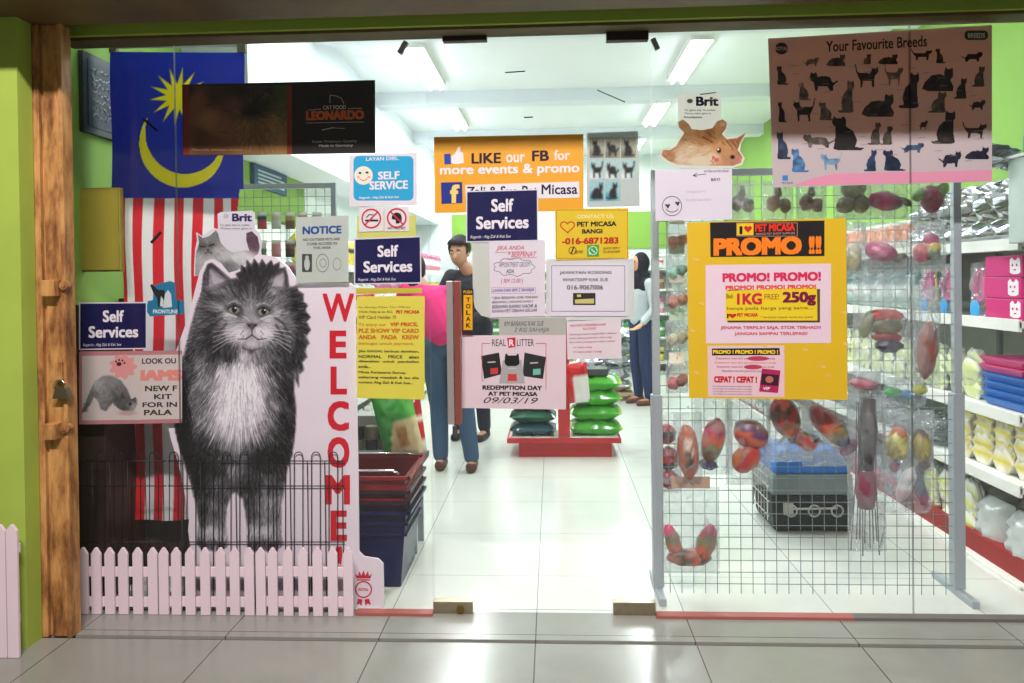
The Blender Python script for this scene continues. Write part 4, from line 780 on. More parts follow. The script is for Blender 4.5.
# the cat on the stand-up: printed picture
cv = Cv(166, 253, 318, 565, 2.2, (232, 220, 230))
A = lambda x, y: (150 + x / 3.415, 220 + y / 3.415)
B = lambda x, y: (150 + x / 2.844, 400 + y / 2.844)
catout = [(202, 292), (204, 275), (208, 265), (212, 263.5), (219, 269), (230, 279), (239, 279), (236, 274), (242, 272), (241, 266), (247, 269), (247, 261), (252, 266), (254, 259.5), (259, 266), (262, 260), (266, 266), (271, 261), (273, 266), (279, 263), (279, 269), (285, 268), (287, 276), (288.5, 287), (293, 287), (296, 285), (298, 291), (303, 294), (303, 301), (307, 305), (305.5, 311), (310, 317), (306.5, 322), (310.5, 330), (306.5, 336), (309, 343), (305, 349), (307, 357), (302, 362), (304, 370), (299, 374), (298.5, 387), (295, 378), (294, 390), (296, 410), (295, 432), (292, 455), (287, 470), (284, 490), (281.5, 505), (281, 530), (283, 545), (276, 551), (254, 551), (247, 546), (247, 530), (245, 512), (243, 500), (236, 492), (231, 494), (227, 508), (226, 525), (228, 545), (222, 551), (202, 550), (196, 543), (199, 525), (196, 505), (190, 480), (182, 455), (176, 432), (174, 405), (177, 380), (183, 358), (188, 338), (193, 318), (197, 304)]
pts = []
for x, y, g in [(200, 172, 60), (190, 200, 70), (218, 205, 165), (225, 225, 190), (240, 205, 120), (250, 225, 110), (212, 235, 150), (435, 222, 165), (428, 245, 175), (462, 190, 60), (450, 260, 120), (465, 230, 80),
                (330, 165, 40), (380, 155, 44), (430, 160, 50), (350, 185, 50), (300, 190, 60), (400, 180, 46),
                (300, 215, 70), (320, 230, 80), (345, 235, 120), (380, 225, 70), (290, 245, 110), (330, 265, 140), (355, 280, 130), (380, 260, 110), (410, 260, 100), (270, 265, 120), (240, 260, 90), (200, 260, 84),
                (215, 290, 130), (240, 300, 150), (262, 322, 190), (280, 330, 170), (300, 322, 120), (250, 345, 130), (220, 330, 90), (190, 320, 90), (175, 350, 100), (205, 370, 80), (195, 410, 64), (230, 400, 100), (225, 440, 60), (170, 400, 90), (155, 440, 84),
                (330, 310, 150), (330, 340, 170), (345, 330, 140), (345, 365, 84), (360, 330, 150), (370, 300, 140), (365, 345, 160), (410, 335, 190), (430, 320, 170), (445, 350, 150), (465, 320, 130), (480, 360, 120), (460, 390, 110), (480, 420, 100), (430, 420, 110), (450, 450, 80), (470, 290, 100),
                (290, 380, 200), (310, 395, 215), (275, 370, 180), (280, 400, 170), (370, 385, 210), (400, 385, 215), (395, 405, 180), (345, 395, 110), (345, 425, 195), (325, 440, 150), (370, 440, 150), (345, 445, 90), (320, 465, 215), (340, 470, 170), (260, 440, 80), (265, 470, 70), (290, 460, 90), (400, 450, 100), (390, 470, 130),
                (520, 280, 60), (535, 330, 50), (510, 330, 70), (530, 380, 60), (545, 360, 60), (515, 420, 60), (530, 420, 80), (500, 470, 70), (500, 530, 100), (490, 500, 60), (495, 250, 60), (500, 300, 50),
                (130, 480, 90), (110, 540, 50), (105, 600, 40), (100, 660, 36), (140, 540, 90), (150, 600, 120), (145, 660, 110), (170, 500, 130), (180, 560, 150), (185, 620, 120), (190, 660, 140), (210, 510, 100), (220, 560, 130), (210, 480, 80),
                (240, 530, 200), (260, 560, 232), (300, 520, 215), (310, 560, 235), (350, 540, 225), (350, 580, 235), (280, 600, 236), (240, 600, 205), (370, 620, 228), (330, 640, 236), (240, 650, 200), (390, 590, 170), (380, 550, 150), (270, 660, 226), (370, 660, 214),
                (430, 520, 80), (420, 560, 110), (450, 590, 70), (430, 640, 130), (460, 650, 90), (475, 560, 60), (480, 620, 50), (470, 500, 70), (410, 610, 120)]: pts.append(A(x, y) + (g,))
for x, y, g in [(75, 30, 30), (95, 60, 30), (90, 100, 36), (110, 130, 50), (130, 30, 120), (150, 60, 140), (140, 100, 90), (180, 40, 170), (180, 80, 170), (210, 50, 215), (250, 50, 225), (230, 90, 195), (280, 60, 205), (270, 100, 150), (310, 40, 170), (320, 80, 120), (350, 40, 100), (385, 50, 50), (400, 90, 36), (380, 110, 60), (345, 110, 80), (410, 130, 50),
                (150, 140, 60), (180, 150, 70), (210, 130, 130), (240, 140, 150), (250, 170, 110), (215, 165, 90), (290, 140, 90), (320, 150, 50), (350, 160, 40), (375, 150, 46), (395, 160, 40), (390, 200, 60), (340, 190, 60), (300, 180, 50), (150, 190, 44), (130, 180, 40), (180, 200, 60), (205, 200, 80), (235, 200, 150), (140, 230, 50),
                (150, 260, 60), (170, 250, 90), (195, 250, 110), (205, 280, 90), (160, 290, 90), (185, 300, 130), (200, 320, 110), (150, 320, 60), (175, 340, 120), (150, 350, 90), (200, 355, 140), (165, 375, 190), (190, 385, 195), (150, 390, 150), (205, 400, 170), (180, 410, 120), (210, 420, 60), (150, 415, 90),
                (290, 250, 60), (310, 240, 80), (335, 250, 120), (350, 250, 90), (290, 290, 90), (320, 300, 130), (345, 290, 150), (340, 330, 130), (295, 330, 90), (315, 350, 140), (300, 380, 190), (330, 380, 195), (350, 395, 170), (285, 400, 140), (320, 410, 120), (350, 412, 80), (290, 415, 60)]: pts.append(B(x, y) + (g,))
bgc = (232, 220, 230); base = cv.c.copy()
tn = cv.tones(pts, 3.6)
sd = cv.sd(catout, cv.X, cv.Y); al = np.clip(sd / 2.2 + .5, 0, 1)[..., None]
# pale printed backdrop shading behind the cat's right side
cv.ell(314, 440, 12, 60, (206, 196, 208), soft=18, alpha=.8); cv.ell(300, 545, 40, 4, (196, 186, 198), soft=4, alpha=.7)
cv.c = cv.c * (1 - al) + tn * np.array([1.0, .985, 1.02]) * al
def ang(x, y):
    if y < 350 and x < 292: return math.atan2(y - 325, (x - 252) * 1.1) + (.15 if x > 252 else -.15)
    if x >= 292 and y < 395: return math.atan2(y - 330, x - 285) * .6 + .5
    if y > 495: return math.pi / 2 + (x - 238) * .002
    return math.pi / 2 - (x - 243) * .012
cv.fur(sd > -.6, ang, 15000, (4, 10), 34, .75, .5, 11)
cv.fur(sd > 1, ang, 7000, (3, 6), 46, .5, .45, 12)
# ruff: long pale hairs on chest, dark hairs on flanks
rg = np.random.RandomState(5)
for k in range(700):
    x = rg.normal(240, 14); y = rg.uniform(362, 440); l = rg.uniform(8, 18); a = math.pi / 2 - (x - 240) * .02
    cv.line([(x, y), (x + l * math.cos(a), y + l * math.sin(a))], .8, (245, 236, 244) if rg.rand() < .75 else (150, 142, 150), .45, wd2=0)
for k in range(260):
    t = rg.rand(); x = 176 + t * 10 + rg.normal(0, 3); y = rg.uniform(380, 470); cv.line([(x, y), (x + 3, y + 12)], .9, (24, 22, 26), .5, wd2=0)
cv.c = np.where(al > .5, np.clip((cv.c - 120) * 1.28 + 106, 10, 246), cv.c)
for ear, inner in (([(201, 294), (204, 273), (208, 264), (212, 263), (219, 269), (231, 280), (224, 288), (212, 292)], [(207, 289), (208.5, 273), (211, 269), (217, 274), (225, 282), (217, 287)]), ([(262, 279), (274, 272), (285, 267.5), (288, 276), (289, 292), (283, 294), (272, 288)], [(270, 281), (277, 275.5), (283.5, 272), (285, 280), (284, 290), (277, 287)])):
    cv.poly(ear, (58, 54, 60), soft=2, alpha=.8); cv.poly(inner, (176, 166, 176), soft=3, alpha=.85)
cv.poly([(236, 277), (241, 266), (247, 269), (247, 261), (252, 266), (254, 259.5), (259, 266), (262, 260), (266, 266), (271, 261), (273, 266), (279, 263), (278, 271), (268, 275), (258, 281), (246, 281)], (40, 36, 42), soft=3, alpha=.75)
cv.fur((cv.Y < 296) & (sd > 0), ang, 1800, (3, 7), 26, .6, .5, 14)
# mackerel stripes and face markings
for seg in ([(236, 281), (240, 291), (243, 300)], [(243, 279), (246, 289), (248, 298)], [(253, 279), (254, 289), (253, 298)], [(261, 280), (260, 290), (257, 299)], [(229, 284), (233, 292), (239, 299)], [(268, 283), (266, 291), (262, 298)], [(222, 318), (214, 324), (206, 334)], [(222, 312), (212, 315), (203, 322)], [(275, 318), (283, 323), (288, 332)], [(226, 324), (218, 334), (212, 345)], [(276, 325), (282, 334), (285, 344)]):
    cv.line(seg, 2.4, (44, 40, 46), .5)
for s in (-1, 1):
    ex, ey = (234, 309.5) if s < 0 else (263.5, 311.5)
    cv.ell(ex, ey, 8.5, 5.5, (40, 36, 42), rot=.18 * -s, soft=2.5, alpha=.8); cv.line([(ex - 6 * s * -1, ey + 4), (ex - s * 2, ey + 7.5), (ex + s * 8, ey + 4)], 2, (214, 206, 212), .7)
    cv.ell(ex, ey, 5.4, 3.9, (150, 146, 136), rot=.15 * -s, soft=.8); cv.ell(ex + .3, ey - .1, 2.5, 3.3, (10, 10, 12), soft=.6); cv.ell(ex + 1.4, ey - 1.5, .9, .8, (250, 250, 250)); cv.line([(ex - 6, ey - 1.5 - s * .6), (ex, ey - 4.3), (ex + 6, ey - 1.5 + s * .6)], 1.3, (14, 12, 16), .9)
cv.line([(228, 304), (234, 301), (241, 304)], 1.6, (190, 184, 190), .55); cv.line([(257, 305), (264, 303), (270, 306)], 1.6, (190, 184, 190), .55)
cv.ell(242.5, 333, 10, 6, (222, 214, 222), soft=4, alpha=.8); cv.ell(261.5, 333.5, 9.5, 6, (226, 218, 226), soft=4, alpha=.8); cv.ell(252, 318, 4.2, 10, (176, 168, 172), soft=4, alpha=.6)
cv.poly([(246, 323), (258, 323.5), (254, 328.5), (252, 330), (250, 328.5)], (88, 72, 80), .8); cv.ell(248.8, 325.6, 1.2, .9, (30, 24, 28)); cv.ell(255.6, 325.8, 1.2, .9, (30, 24, 28))
cv.line([(252, 329.5), (252, 335), (246, 339), (238, 339)], 1.1, (36, 30, 36), .9); cv.line([(252, 335), (258, 339.5), (266, 338.5)], 1.1, (36, 30, 36), .9); cv.ell(251.5, 344, 7, 4, (206, 198, 206), soft=2.5, alpha=.9); cv.line([(243, 348), (252, 351), (261, 348)], 1.6, (60, 54, 60), .5)
for k in range(5):
    for s in (-1, 1):
        cx_, cy_ = 252 + s * 9, 331 + k * 1.7; cv.ell(cx_ + s * (k % 3), cy_, .7, .6, (70, 62, 70)); cv.line([(cx_, cy_), (cx_ + s * 16, cy_ - 1 + k * 1.4), (cx_ + s * 30, cy_ + 1 + k * 3.4)], .5, (250, 246, 250), .75)
for k in range(14): cv.line([(214 + k * .9, 284 - k * .3), (209 + k * 1.3, 268 + k * .8)], .6, (232, 226, 232), .6, wd2=0)
for k in range(14): cv.line([(272 + k * .8, 286), (276 + k * .6, 276 - k * .2)], .6, (226, 220, 226), .6, wd2=0)
cv.line([(208, 285), (208, 270), (212, 264.5)], 1.6, (50, 44, 50), .6); cv.line([(286, 284), (286, 276), (284, 270)], 1.6, (40, 36, 42), .7)
for x in (205, 211, 217): cv.line([(x, 543), (x + .6, 549)], .8, (60, 54, 60), .7)
for x in (256, 263, 270): cv.line([(x, 544), (x + .6, 550)], .8, (60, 54, 60), .7)
cv.mesh('cat_picture', SY, wel, mask=sd > -1.6)
# support strut behind
m = MB(); c = U(290, 609, SY); m.hexa([(c.x - .02, .042, .0), (c.x + .02, .042, 0), (c.x + .02, .3, 0), (c.x - .02, .3, 0)], [(c.x - .02, .042, .8), (c.x + .02, .042, .8), (c.x + .02, .05, .8), (c.x - .02, .05, .8)]); m.build('back_strut', mat('standee_strut', (190, 170, 140), .7), wel)
# black wire pet pen just outside behind the fence
pen = empty('wire_pet_pen', (U(200, 618, .012).x, .016, 0), 'low black wire pet pen standing between the fence and the cat cut-out', 'pen')
mw = mat('black_wire', (22, 18, 22), .45, .3)
for (xa, xb) in ((77, 166), (168, 256), (258, 345)):
    m = MB(); n = 5; st = (xb - xa) / n
    for k in range(n):
        x0, x1 = xa + k * st + st * .08, xa + (k + 1) * st - st * .42; PY = .016
        pts = [U(x0, 612, PY), U(x0, 457, PY)] + [U((x0 + x1) / 2 - (x1 - x0) / 2 * math.cos(t), 457 - 5 * math.sin(t), PY) for t in [math.pi * j / 8 for j in range(1, 8)]] + [U(x1, 457, PY), U(x1, 612, PY)]
        pts[0].z = pts[-1].z = .003; m.tube(pts, .0022, 6)
        xm = x1 + st * .25; a, c = U(xm, 461, PY), U(xm, 612, PY); m.tube([(a.x, PY, a.z), (a.x, PY, .003)], .0022, 6)
    for yy in (461, 486, 542): m.tube([U(xa, yy, .016), U(xb, yy, .016)], .0024, 6)
    m.build('wire_panel', mw, pen, smooth=True)
# ------------------------------------------------------------------ FLAG
FYY = .3
fg = empty('national_flag', U(178, 45, FYY), 'striped red and white flag with blue field, yellow crescent and star, hung vertically', 'flag')
star = []
for k in range(28):
    a = -math.pi / 2 + math.pi * k / 14 + .12; rr = 29 if k % 2 == 0 else 12.5; star.append((179 + rr * math.cos(a), 97 + rr * math.sin(a) * 1.03))
cv = Cv(110, 52, 244, 520, 1.2, (200, 200, 200)); X, Y_ = cv.X, cv.Y
red, wht, blu = np.array((206, 26, 40.)), np.array((226, 226, 226.)), np.array((14, 38, 158.))
xs = [110, 125, 134, 144, 154, 164, 174, 184, 193, 203, 213, 222, 230, 245]
for i in range(len(xs) - 1):
    mk = (X >= xs[i]) & (X < xs[i + 1] + .01); cv.c[mk] = red if i % 2 == 0 else wht
cv.c[Y_ < 198] = blu
o_ = ((X - 182) / 43) ** 2 + ((Y_ - 144) / 43.5) ** 2; i_ = ((X - 184.5) / 39.5) ** 2 + ((Y_ - 134) / 40) ** 2
cv.c[(o_ < 1) & (i_ > 1) & (Y_ > 118)] = (238, 220, 20)
cv.poly(star, (238, 220, 20))
fo = cv.mesh('flag_cloth', FYY, fg, mask=(Y_ < 190) & (X > 110) | (X > 121) & (X < 239 - (Y_ - 200) * .12), m=paintmat('flag_cloth', .8, .22), emb=0)
for v in fo.data.vertices:
    z = v.co.z; v.co.y += .012 * math.sin(v.co.x * 26 + z * 2) * min(1, max(0, (2.2 - z)) * 1.2) + .008 * math.sin(z * 9 + v.co.x * 5)
for (x0, x1) in ((110, 117), (238, 246)):
    a, c = U(x0, 53, FYY), U(x1, 40, FYY); MB().box((a.x, FYY - .012, a.z), (c.x, FYY + .014, c.z)).build('rail_clip', mat('clip_brown', (84, 76, 60), .6), fg, bevel=.002)
a, c = U(112, 50.5, FYY + .02), U(242, 44, FYY + .02)
MB().tube([U(112, 47, FYY + .006), U(242, 45, FYY + .006)], .008, 10).build('flag_rail', mat('rail_grey', (186, 190, 190), .4), fg, smooth=True)
for x in (130, 222): p_ = U(x, 45, FYY + .006); MB().tube([p_, (p_.x, p_.y, ZC)], .0012, 5).build('hanging_cord', mat('cord_grey', (150, 150, 150), .6), fg)
# ================================================================== INSIDE THE SHOP
vc = paintmat('packaging_print', .38, 0, spec=.5)
vcm = paintmat('glossy_packaging', .18, 0, spec=.7)
foilm = mat('silver_foil', (206, 210, 214), .16, .85, noise=.1, scale=30)
whitem = mat('shelf_white_steel', (232, 234, 226), .45, noise=.03)
greym = mat('rack_grey_steel', (168, 178, 184), .4, .2, noise=.05)
clear = clearmat('clear_bag', (246, 248, 248), rough=.12, haze=.17, hs=30, bump=1., bs=22)
clear2 = clearmat('clear_pack', (236, 240, 240), rough=.1, haze=.22, hs=22, bump=1., bs=30)
def pillow(w, h, d, nu=9, nv=11, crink=.15, fn=None, seed=0, col=(200, 200, 200), z0=True):
    """flat-lying-in-XZ pouch, thickness along Y, base at z = 0"""
    rg = np.random.RandomState(seed); m = MB(); vs = []; cols = []
    nz = rg.normal(0, crink * d, (2, nv + 1, nu + 1))
    for sgn in (0, 1):
        for j in range(nv + 1):
            for i in range(nu + 1):
                u = i / nu * 2 - 1; v = j / nv * 2 - 1; t = (max(0, 1 - abs(u) ** 2.6) ** .5) * (max(0, 1 - abs(v) ** 5) ** .6)
                e = 0 if (i in (0, nu) or j in (0, nv)) else 1
                vs.append((u * w / 2 * (1 - .04 * t), (-1 if sgn == 0 else 1) * (d / 2 * t + nz[sgn, j, i] * e), (v + 1) / 2 * h)); cols.append(fn(u, v) if fn else col)
    n = (nu + 1) * (nv + 1); fs = []
    for j in range(nv):
        for i in range(nu):
            a = j * (nu + 1) + i; fs.append((a, a + 1, a + nu + 2, a + nu + 1)); fs.append((n + a, n + a + nu + 1, n + a + nu + 2, n + a + 1))
    return m.add(vs, fs, 0, cols)
def bands(*st):
    def f(u, v):
        t = (v + 1) / 2
        for lim, c in st:
            if t <= lim: return c
        return st[-1][1]
    return f
def place(o, loc, rot=(0, 0, 0)):
    o.location = loc; o.rotation_euler = rot; return o
# ---- lights
tube_m = mat('fluorescent_tube', (255, 255, 255), .5, noise=0, emit=((240, 248, 255), 22))
LP = []
fx0 = empty('ceiling_light', (0, 0, 0), 'x', 'lamp')
m = MB().box((-.09, -.62, -.05), (.09, .62, 0)); m.build('light_housing', whitem, fx0, bevel=.004)
for s in (-1, 1): MB().tube([(s * .045, -.59, -.07), (s * .045, .59, -.07)], .014, 10).build('light_tube', tube_m, fx0, smooth=True)
spots = [(x, y) for y in (1.7, 3.4, 5.4, 7.4) for x in (-1.05, 1.15)]
nm = {0: 'left', 1: 'right'}; dist = ['nearest the glass', 'second from the glass', 'third from the glass', 'farthest back']
for k, (x, y) in enumerate(spots):
    o = fx0 if k == 0 else copy_tree(fx0); o.location = (x, y, ZC)
    o['label'] = 'twin tube ceiling light in the %s row, %s' % (nm[k % 2], dist[k // 2]); o['group'] = 'twin tube ceiling lights in two rows'
    ld = bpy.data.lights.new('tube_glow', 'AREA'); ld.shape = 'RECTANGLE'; ld.size = .2; ld.size_y = 1.2; ld.energy = 37; ld.color = (.93, .97, 1)
    lo = bpy.data.objects.new('tube_glow', ld); C.objects.link(lo); lo.location = (x, y, ZC - .1)
# outside: one warm-pink walkway tube and a faint night surround
ld = bpy.data.lights.new('walkway_light', 'AREA'); ld.shape = 'RECTANGLE'; ld.size = 2.2; ld.size_y = .22; ld.energy = 430; ld.color = (1, .86, .88)
lo = bpy.data.objects.new('walkway_light', ld); C.objects.link(lo); lo.location = (-.1, -4.1, 4.85); lo.rotation_euler = (Vector((0, 0, 1.1)) - lo.location).to_track_quat('-Z', 'Y').to_euler()
w = bpy.data.worlds.new('night'); SC.world = w; w.use_nodes = True; w.node_tree.nodes['Background'].inputs[0].default_value = (.5, .46, .42, 1); w.node_tree.nodes['Background'].inputs[1].default_value = .22
# ---- left side, behind the flag
a, c = U(79, 272, .16), U(118.5, 187, .16)
bx = empty('wall_cabinet', ((a.x + c.x) / 2 - .02, .3, a.z), 'olive green cabinet hanging beside the flag behind the rusty post', 'cabinet')
MB().box((a.x - .05, .17, a.z), (c.x, .2, c.z)).build('cabinet_body', mat('olive_cabinet', (142, 132, 36), .6, noise=.08), bx, bevel=.004)
MB().box((a.x - .045, .163, a.z + .008), (c.x - .006, .17, c.z - .008)).build('cabinet_door', mat('olive_cabinet_door', (150, 140, 40), .55, noise=.06), bx)
db = empty('added_dark_cabinet', (-1.7, .6, 0), 'added dark brown cabinet behind the flag, darkening the shaded left corner', 'cabinet')  # made-up cabinet, put in to keep this shaded corner dark
mbk = mat('added_cabinet_brown', (52, 36, 30), .5, noise=.25, scale=6)
x0_, x1_ = -2.06, -1.32
MB().box((x0_, .07, 0), (-1.93, .34, 1.28)).box((x0_, .42, 0), (x1_, .95, .1)).box((x0_, .92, .1), (x1_, .95, 1.3)).box((x0_, .42, .1), (x0_ + .03, .92, 1.3)).box((x1_ - .03, .42, .1), (x1_, .92, 1.3)).build('cabinet_body', mbk, db, bevel=.003)
for z in (.5, .86, 1.27): MB().box((x0_ + .03, .43, z), (x1_ - .03, .92, z + .025)).build('shelf', mbk, db)
MB().box((x0_ + .03, .425, .1), (-1.70, .45, .5)).build('door', mbk, db, bevel=.003); MB().box((-1.69, .425, .1), (x1_ - .03, .45, .5)).build('door', mbk, db, bevel=.003)
for k, (x, h_, c_) in enumerate(((-1.97, .2, (190, 196, 200)), (-1.85, .17, (70, 80, 90)), (-1.72, .22, (120, 124, 110)), (-1.6, .18, (60, 66, 90)), (-1.46, .2, (150, 140, 120)))):
    for z in (.526, .886):
        o = pillow(.11, h_, .05, 6, 7, .1, None, k, c_).build('pet_food_pouch', vc, None, smooth=True); place(o, (x, .6, z), (.0, 0, .1)); tag(o, 'upright pouch inside the added dark cabinet behind the flag', 'pouch', 'pouches inside the dark cabinet')
# chalk-style board on the left wall
bd = empty('framed_board', (XL + .01, .6, 2.0), 'dark blue framed board with white calligraphy on the green left wall', 'board')
ya, yb_ = UX(78, 90, XL).y, UX(116, 90, XL).y
za0, zb0 = UX(78, 50, XL).z, UX(78, 131, XL).z
MB().box((XL + .002, ya, zb0), (XL + .025, yb_ + .05, za0)).build('board_frame', mat('board_frame', (40, 48, 56), .5), bd, bevel=.003)
MB().box((XL + .025, ya + .03, zb0 + .03), (XL + .028, yb_ + .02, za0 - .03)).build('board_panel', mat('slate_blue_board', (40, 58, 78), .6), bd)
m = MB(); rgz = random.Random(3)
for r_ in range(7):
    z = za0 - .07 - r_ * (za0 - zb0 - .12) / 7
    y = ya + .06
    while y < yb_ - .02:
        l = rgz.uniform(.02, .045); pts = [(XL + .031, y + l * t, z + rgz.uniform(-.014, .014)) for t in (0, .35, .7, 1)]; m.tube(pts, .0032, 4); y += l + .008
m.build('calligraphy', cm((220, 226, 230)), bd)
# blue sign, grey picture on the left wall farther in
def wallpic(name, label, px0, py0, px1, py1, c, c2, cat):
    y0, y1 = UX(px0, 170, XL).y, UX(px1, 170, XL).y; z1, z0 = UX(px0, py0, XL).z, UX(px0, py1, XL).z
    r = empty(name, (XL, (y0 + y1) / 2, z0), label, cat); MB().box((XL + .002, y0, z0), (XL + .03, y1, z1)).build('board_panel', cm(c), r, bevel=.003)
    m = MB()
    for k in range(4): m.box((XL + .0305, y0 + .1 * (y1 - y0), z0 + (z1 - z0) * (.2 + .17 * k)), (XL + .033, y0 + (.9 - .1 * (k % 2)) * (y1 - y0), z0 + (z1 - z0) * (.28 + .17 * k)))
    m.build('lettering_lines', cm(c2), r)
wallpic('wall_sign', 'blue sign with pale lettering on the left wall below the dark cat food banner', 250, 163, 283, 186, (56, 92, 124), (190, 206, 216), 'sign')
# left wire display stand
def gridstand(X0, X1, Y, Ztop, label, cell=.052, post=.03, lowpost=.045, zl=.9, z0=.1):
    r = empty('grid_display_stand', ((X0 + X1) / 2, Y, 0), label, 'display stand')
    for X in (X0, X1):
        m = MB().box((X - post / 2, Y, zl), (X + post / 2, Y + post, Ztop)).box((X - lowpost / 2, Y - .005, .03), (X + lowpost / 2, Y + lowpost, zl)); m.build('post', greym, r, bevel=.002)
        MB().box((X - .015, Y - .13, .0), (X + .015, Y + .22, .03)).build('foot', greym, r, bevel=.003)
    MB().box((X0, Y + .002, Ztop - .03), (X1, Y + .028, Ztop)).build('top_rail', greym, r, bevel=.002)
    MB().box((X0, Y + .002, z0 - .03), (X1, Y + .028, z0)).build('bottom_rail', greym, r, bevel=.002)
    m = MB(); n = int(round((X1 - X0) / cell))
    for k in range(1, n): x = X0 + (X1 - X0) * k / n; m.tube([(x, Y + .014, z0), (x, Y + .014, Ztop - .03)], .0017, 5, caps=False)
    z = z0 + cell
    while z < Ztop - .04: m.tube([(X0, Y + .011, z), (X1, Y + .011, z)], .0017, 5, caps=False); z += cell
    m.build('wire_grid', mat('grid_wire', (120, 136, 140), .4, .4), r)
    return r
LY = 1.34
la, lc = U(232, 186, LY), U(333, 186, LY)
gridstand(la.x - .25, lc.x, LY, la.z + .01, 'grey wire display stand with packets, left behind the NOTICE sheet')
rg = random.Random(9); k = 0
cols = [(206, 60, 80), (226, 226, 230), (120, 84, 60), (60, 70, 120), (190, 170, 90), (90, 150, 120), (230, 150, 170), (60, 50, 50), (226, 210, 190)]
for j, y in enumerate((212, 240, 262, 284)):
    for i, x in enumerate((262, 276, 290, 303, 317)):
        c_ = cols[k % len(cols)]; c2 = cols[(k * 5 + 3) % len(cols)]
        o = pillow(.055, .1, .016, 5, 7, .1, bands((.55, c_), (.72, c2), (1, (230, 230, 230))), k).build('hanging_packet', vcm, None, smooth=True); p_ = U(x, y, LY - .012); place(o, (p_.x + .0, LY - .014, p_.z - .1))
        tag(o, 'small packet hung on the left wire stand', 'packet', 'small packets hung on the left wire stand'); k += 1
# ---- shelving units: generic
def gondola(label, X0, X1, Y0, Y1, levels, side, backz=1.9, plinth=(150, 40, 36), n_bays=3):
    """side = +1: open towards +x, -1: open towards -x"""
    r = empty('gondola_shelving', ((X0 + X1) / 2, (Y0 + Y1) / 2, 0), label, 'shelving')
    xb, xf = (X0, X1) if side > 0 else (X1, X0)
    MB().box((xb, Y0, 0), (xb + side * .03, Y1, backz)).build('back_panel', mat('pegboard', (206, 212, 206), .6), r)
    MB().box((xb, Y0, 0), (xf - side * .05, Y1, .1)).build('plinth', cm(plinth, .5), r)
    for z in levels:
        m = MB().box((xb, Y0, z - .03), (xf, Y1, z)).box((xf - side * .012, Y0, z - .045), (xf + side * .004, Y1, z + .008)); m.build('shelf', whitem, r, bevel=.002)
    for k in range(n_bays + 1):
        y = Y0 + (Y1 - Y0) * k / n_bays; MB().box((xb, y - .015, 0), (xb + side * .05, y + .015, backz + .03)).build('upright', greym, r)
    return r
RX = 2.0; RY0 = .27
pb = UZ(1022, 604)
lv = [UX(995, 572, RX).z, UX(1009, 483, RX).z, UX(1000, 411, RX).z, UX(1000, 320, RX).z, UX(1000, 241, RX).z]
gondola('long white shelving with red base along the right wall', RX, XR - .02, RY0, 6.6, lv, -1, 1.75, n_bays=6)
def rowof(make, name, label, group, xs, z, y0, y1, step, rot=-math.pi / 2, cat='packet', jit=.01, stack=1, dz=0, tilt=0):
    """copies of one item along the shelf (one object each)"""
    base = make(); base.name = name; first = True; y = y0; r = random.Random(len(label))
    while y < y1:
        for s in range(stack):
            o = base if first else copy_tree(base); first = False
            place(o, (xs + r.uniform(-jit, jit), y, z + .001 + s * dz), (tilt, 0, rot + r.uniform(-.08, .08)))
            o['label'] = label; o['category'] = cat; o['group'] = group
        y += step
def mk(w, h, d, fn=None, m=None, seed=1, crink=.12, col=(200, 200, 200), flat=False):
    def f():
        mb = pillow(w, h, d, 9, 11, crink, fn, seed, col)
        if flat: mb.v = [(x, z - h / 2, y + d / 2) for x, y, z in mb.v]; mb.f = [tuple(reversed(q_)) for q_ in mb.f]
        return mb.build('x', m or vcm, None, smooth=True)
    return f
xs0 = RX + .1
G = lambda s: s
# top shelf: foil and orange packs
rowof(mk(.2, .29, .1, m=foilm, seed=3, crink=.35), 'foil_treat_bag', 'shiny silver foil bag on the top right-hand shelf', G('silver bags on the top right shelf'), xs0, lv[4], .4, 1.35, .17)
rowof(mk(.2, .25, .1, m=foilm, seed=13, crink=.35), 'foil_treat_bag', 'silver foil bag in the second row back on the top right shelf', G('silver bags in the back row of the top right shelf'), xs0 + .16, lv[4], .4, 1.35, .19)
rowof(mk(.16, .17, .08, bands((.3, (240, 236, 226)), (.9, (236, 130, 50)), (1, (240, 240, 236))), seed=5, m=vcm), 'orange_treat_bag', 'orange and white pack on the top right-hand shelf', 'orange packs on the top right shelf', xs0 - .02, lv[4], 1.45, 2.7, .17)
rowof(mk(.18, .2, .08, bands((.4, (200, 214, 206)), (.6, (120, 160, 150)), (1, (226, 230, 226))), seed=6), 'pale_pouch', 'pale grey-green pouch far along the top right shelf', 'pale pouches far along the top right shelf', xs0, lv[4], 2.85, 6.4, .22)
# magenta litter boxes with white cat mark
def boxitem(w, d, h, c, mark=True):
    def f():
        r = bpy.data.objects.new('x', None); C.objects.link(r)
        MB().box((-w / 2, -d / 2, 0), (w / 2, d / 2, h)).build('carton', cm(c, .35), r, bevel=.004)
        if mark:
            m = MB(); y = -d / 2 - .002
            m.prism([(w * .18, h * .2), (w * .18, h * .8), (w * .24, h * .92), (w * .28, h * .78), (w * .34, h * .78), (w * .38, h * .92), (w * .44, h * .8), (w * .44, h * .2), (w * .36, h * .12), (w * .26, h * .12)], y, y + .002); q = m.build('cat_mark', cm((240, 234, 238)), r)
            m = MB()
            for a in (.25, .36): m.ell((w * a, y - .001, h * .55), (w * .022, .001, h * .07), nu=8, nv=5)
            m.box((w * .28, y - .001, h * .3), (w * .34, y, h * .36)); m.build('cat_face', cm((200, 50, 120)), q)
        return r
    return f
mg = (206, 52, 122)
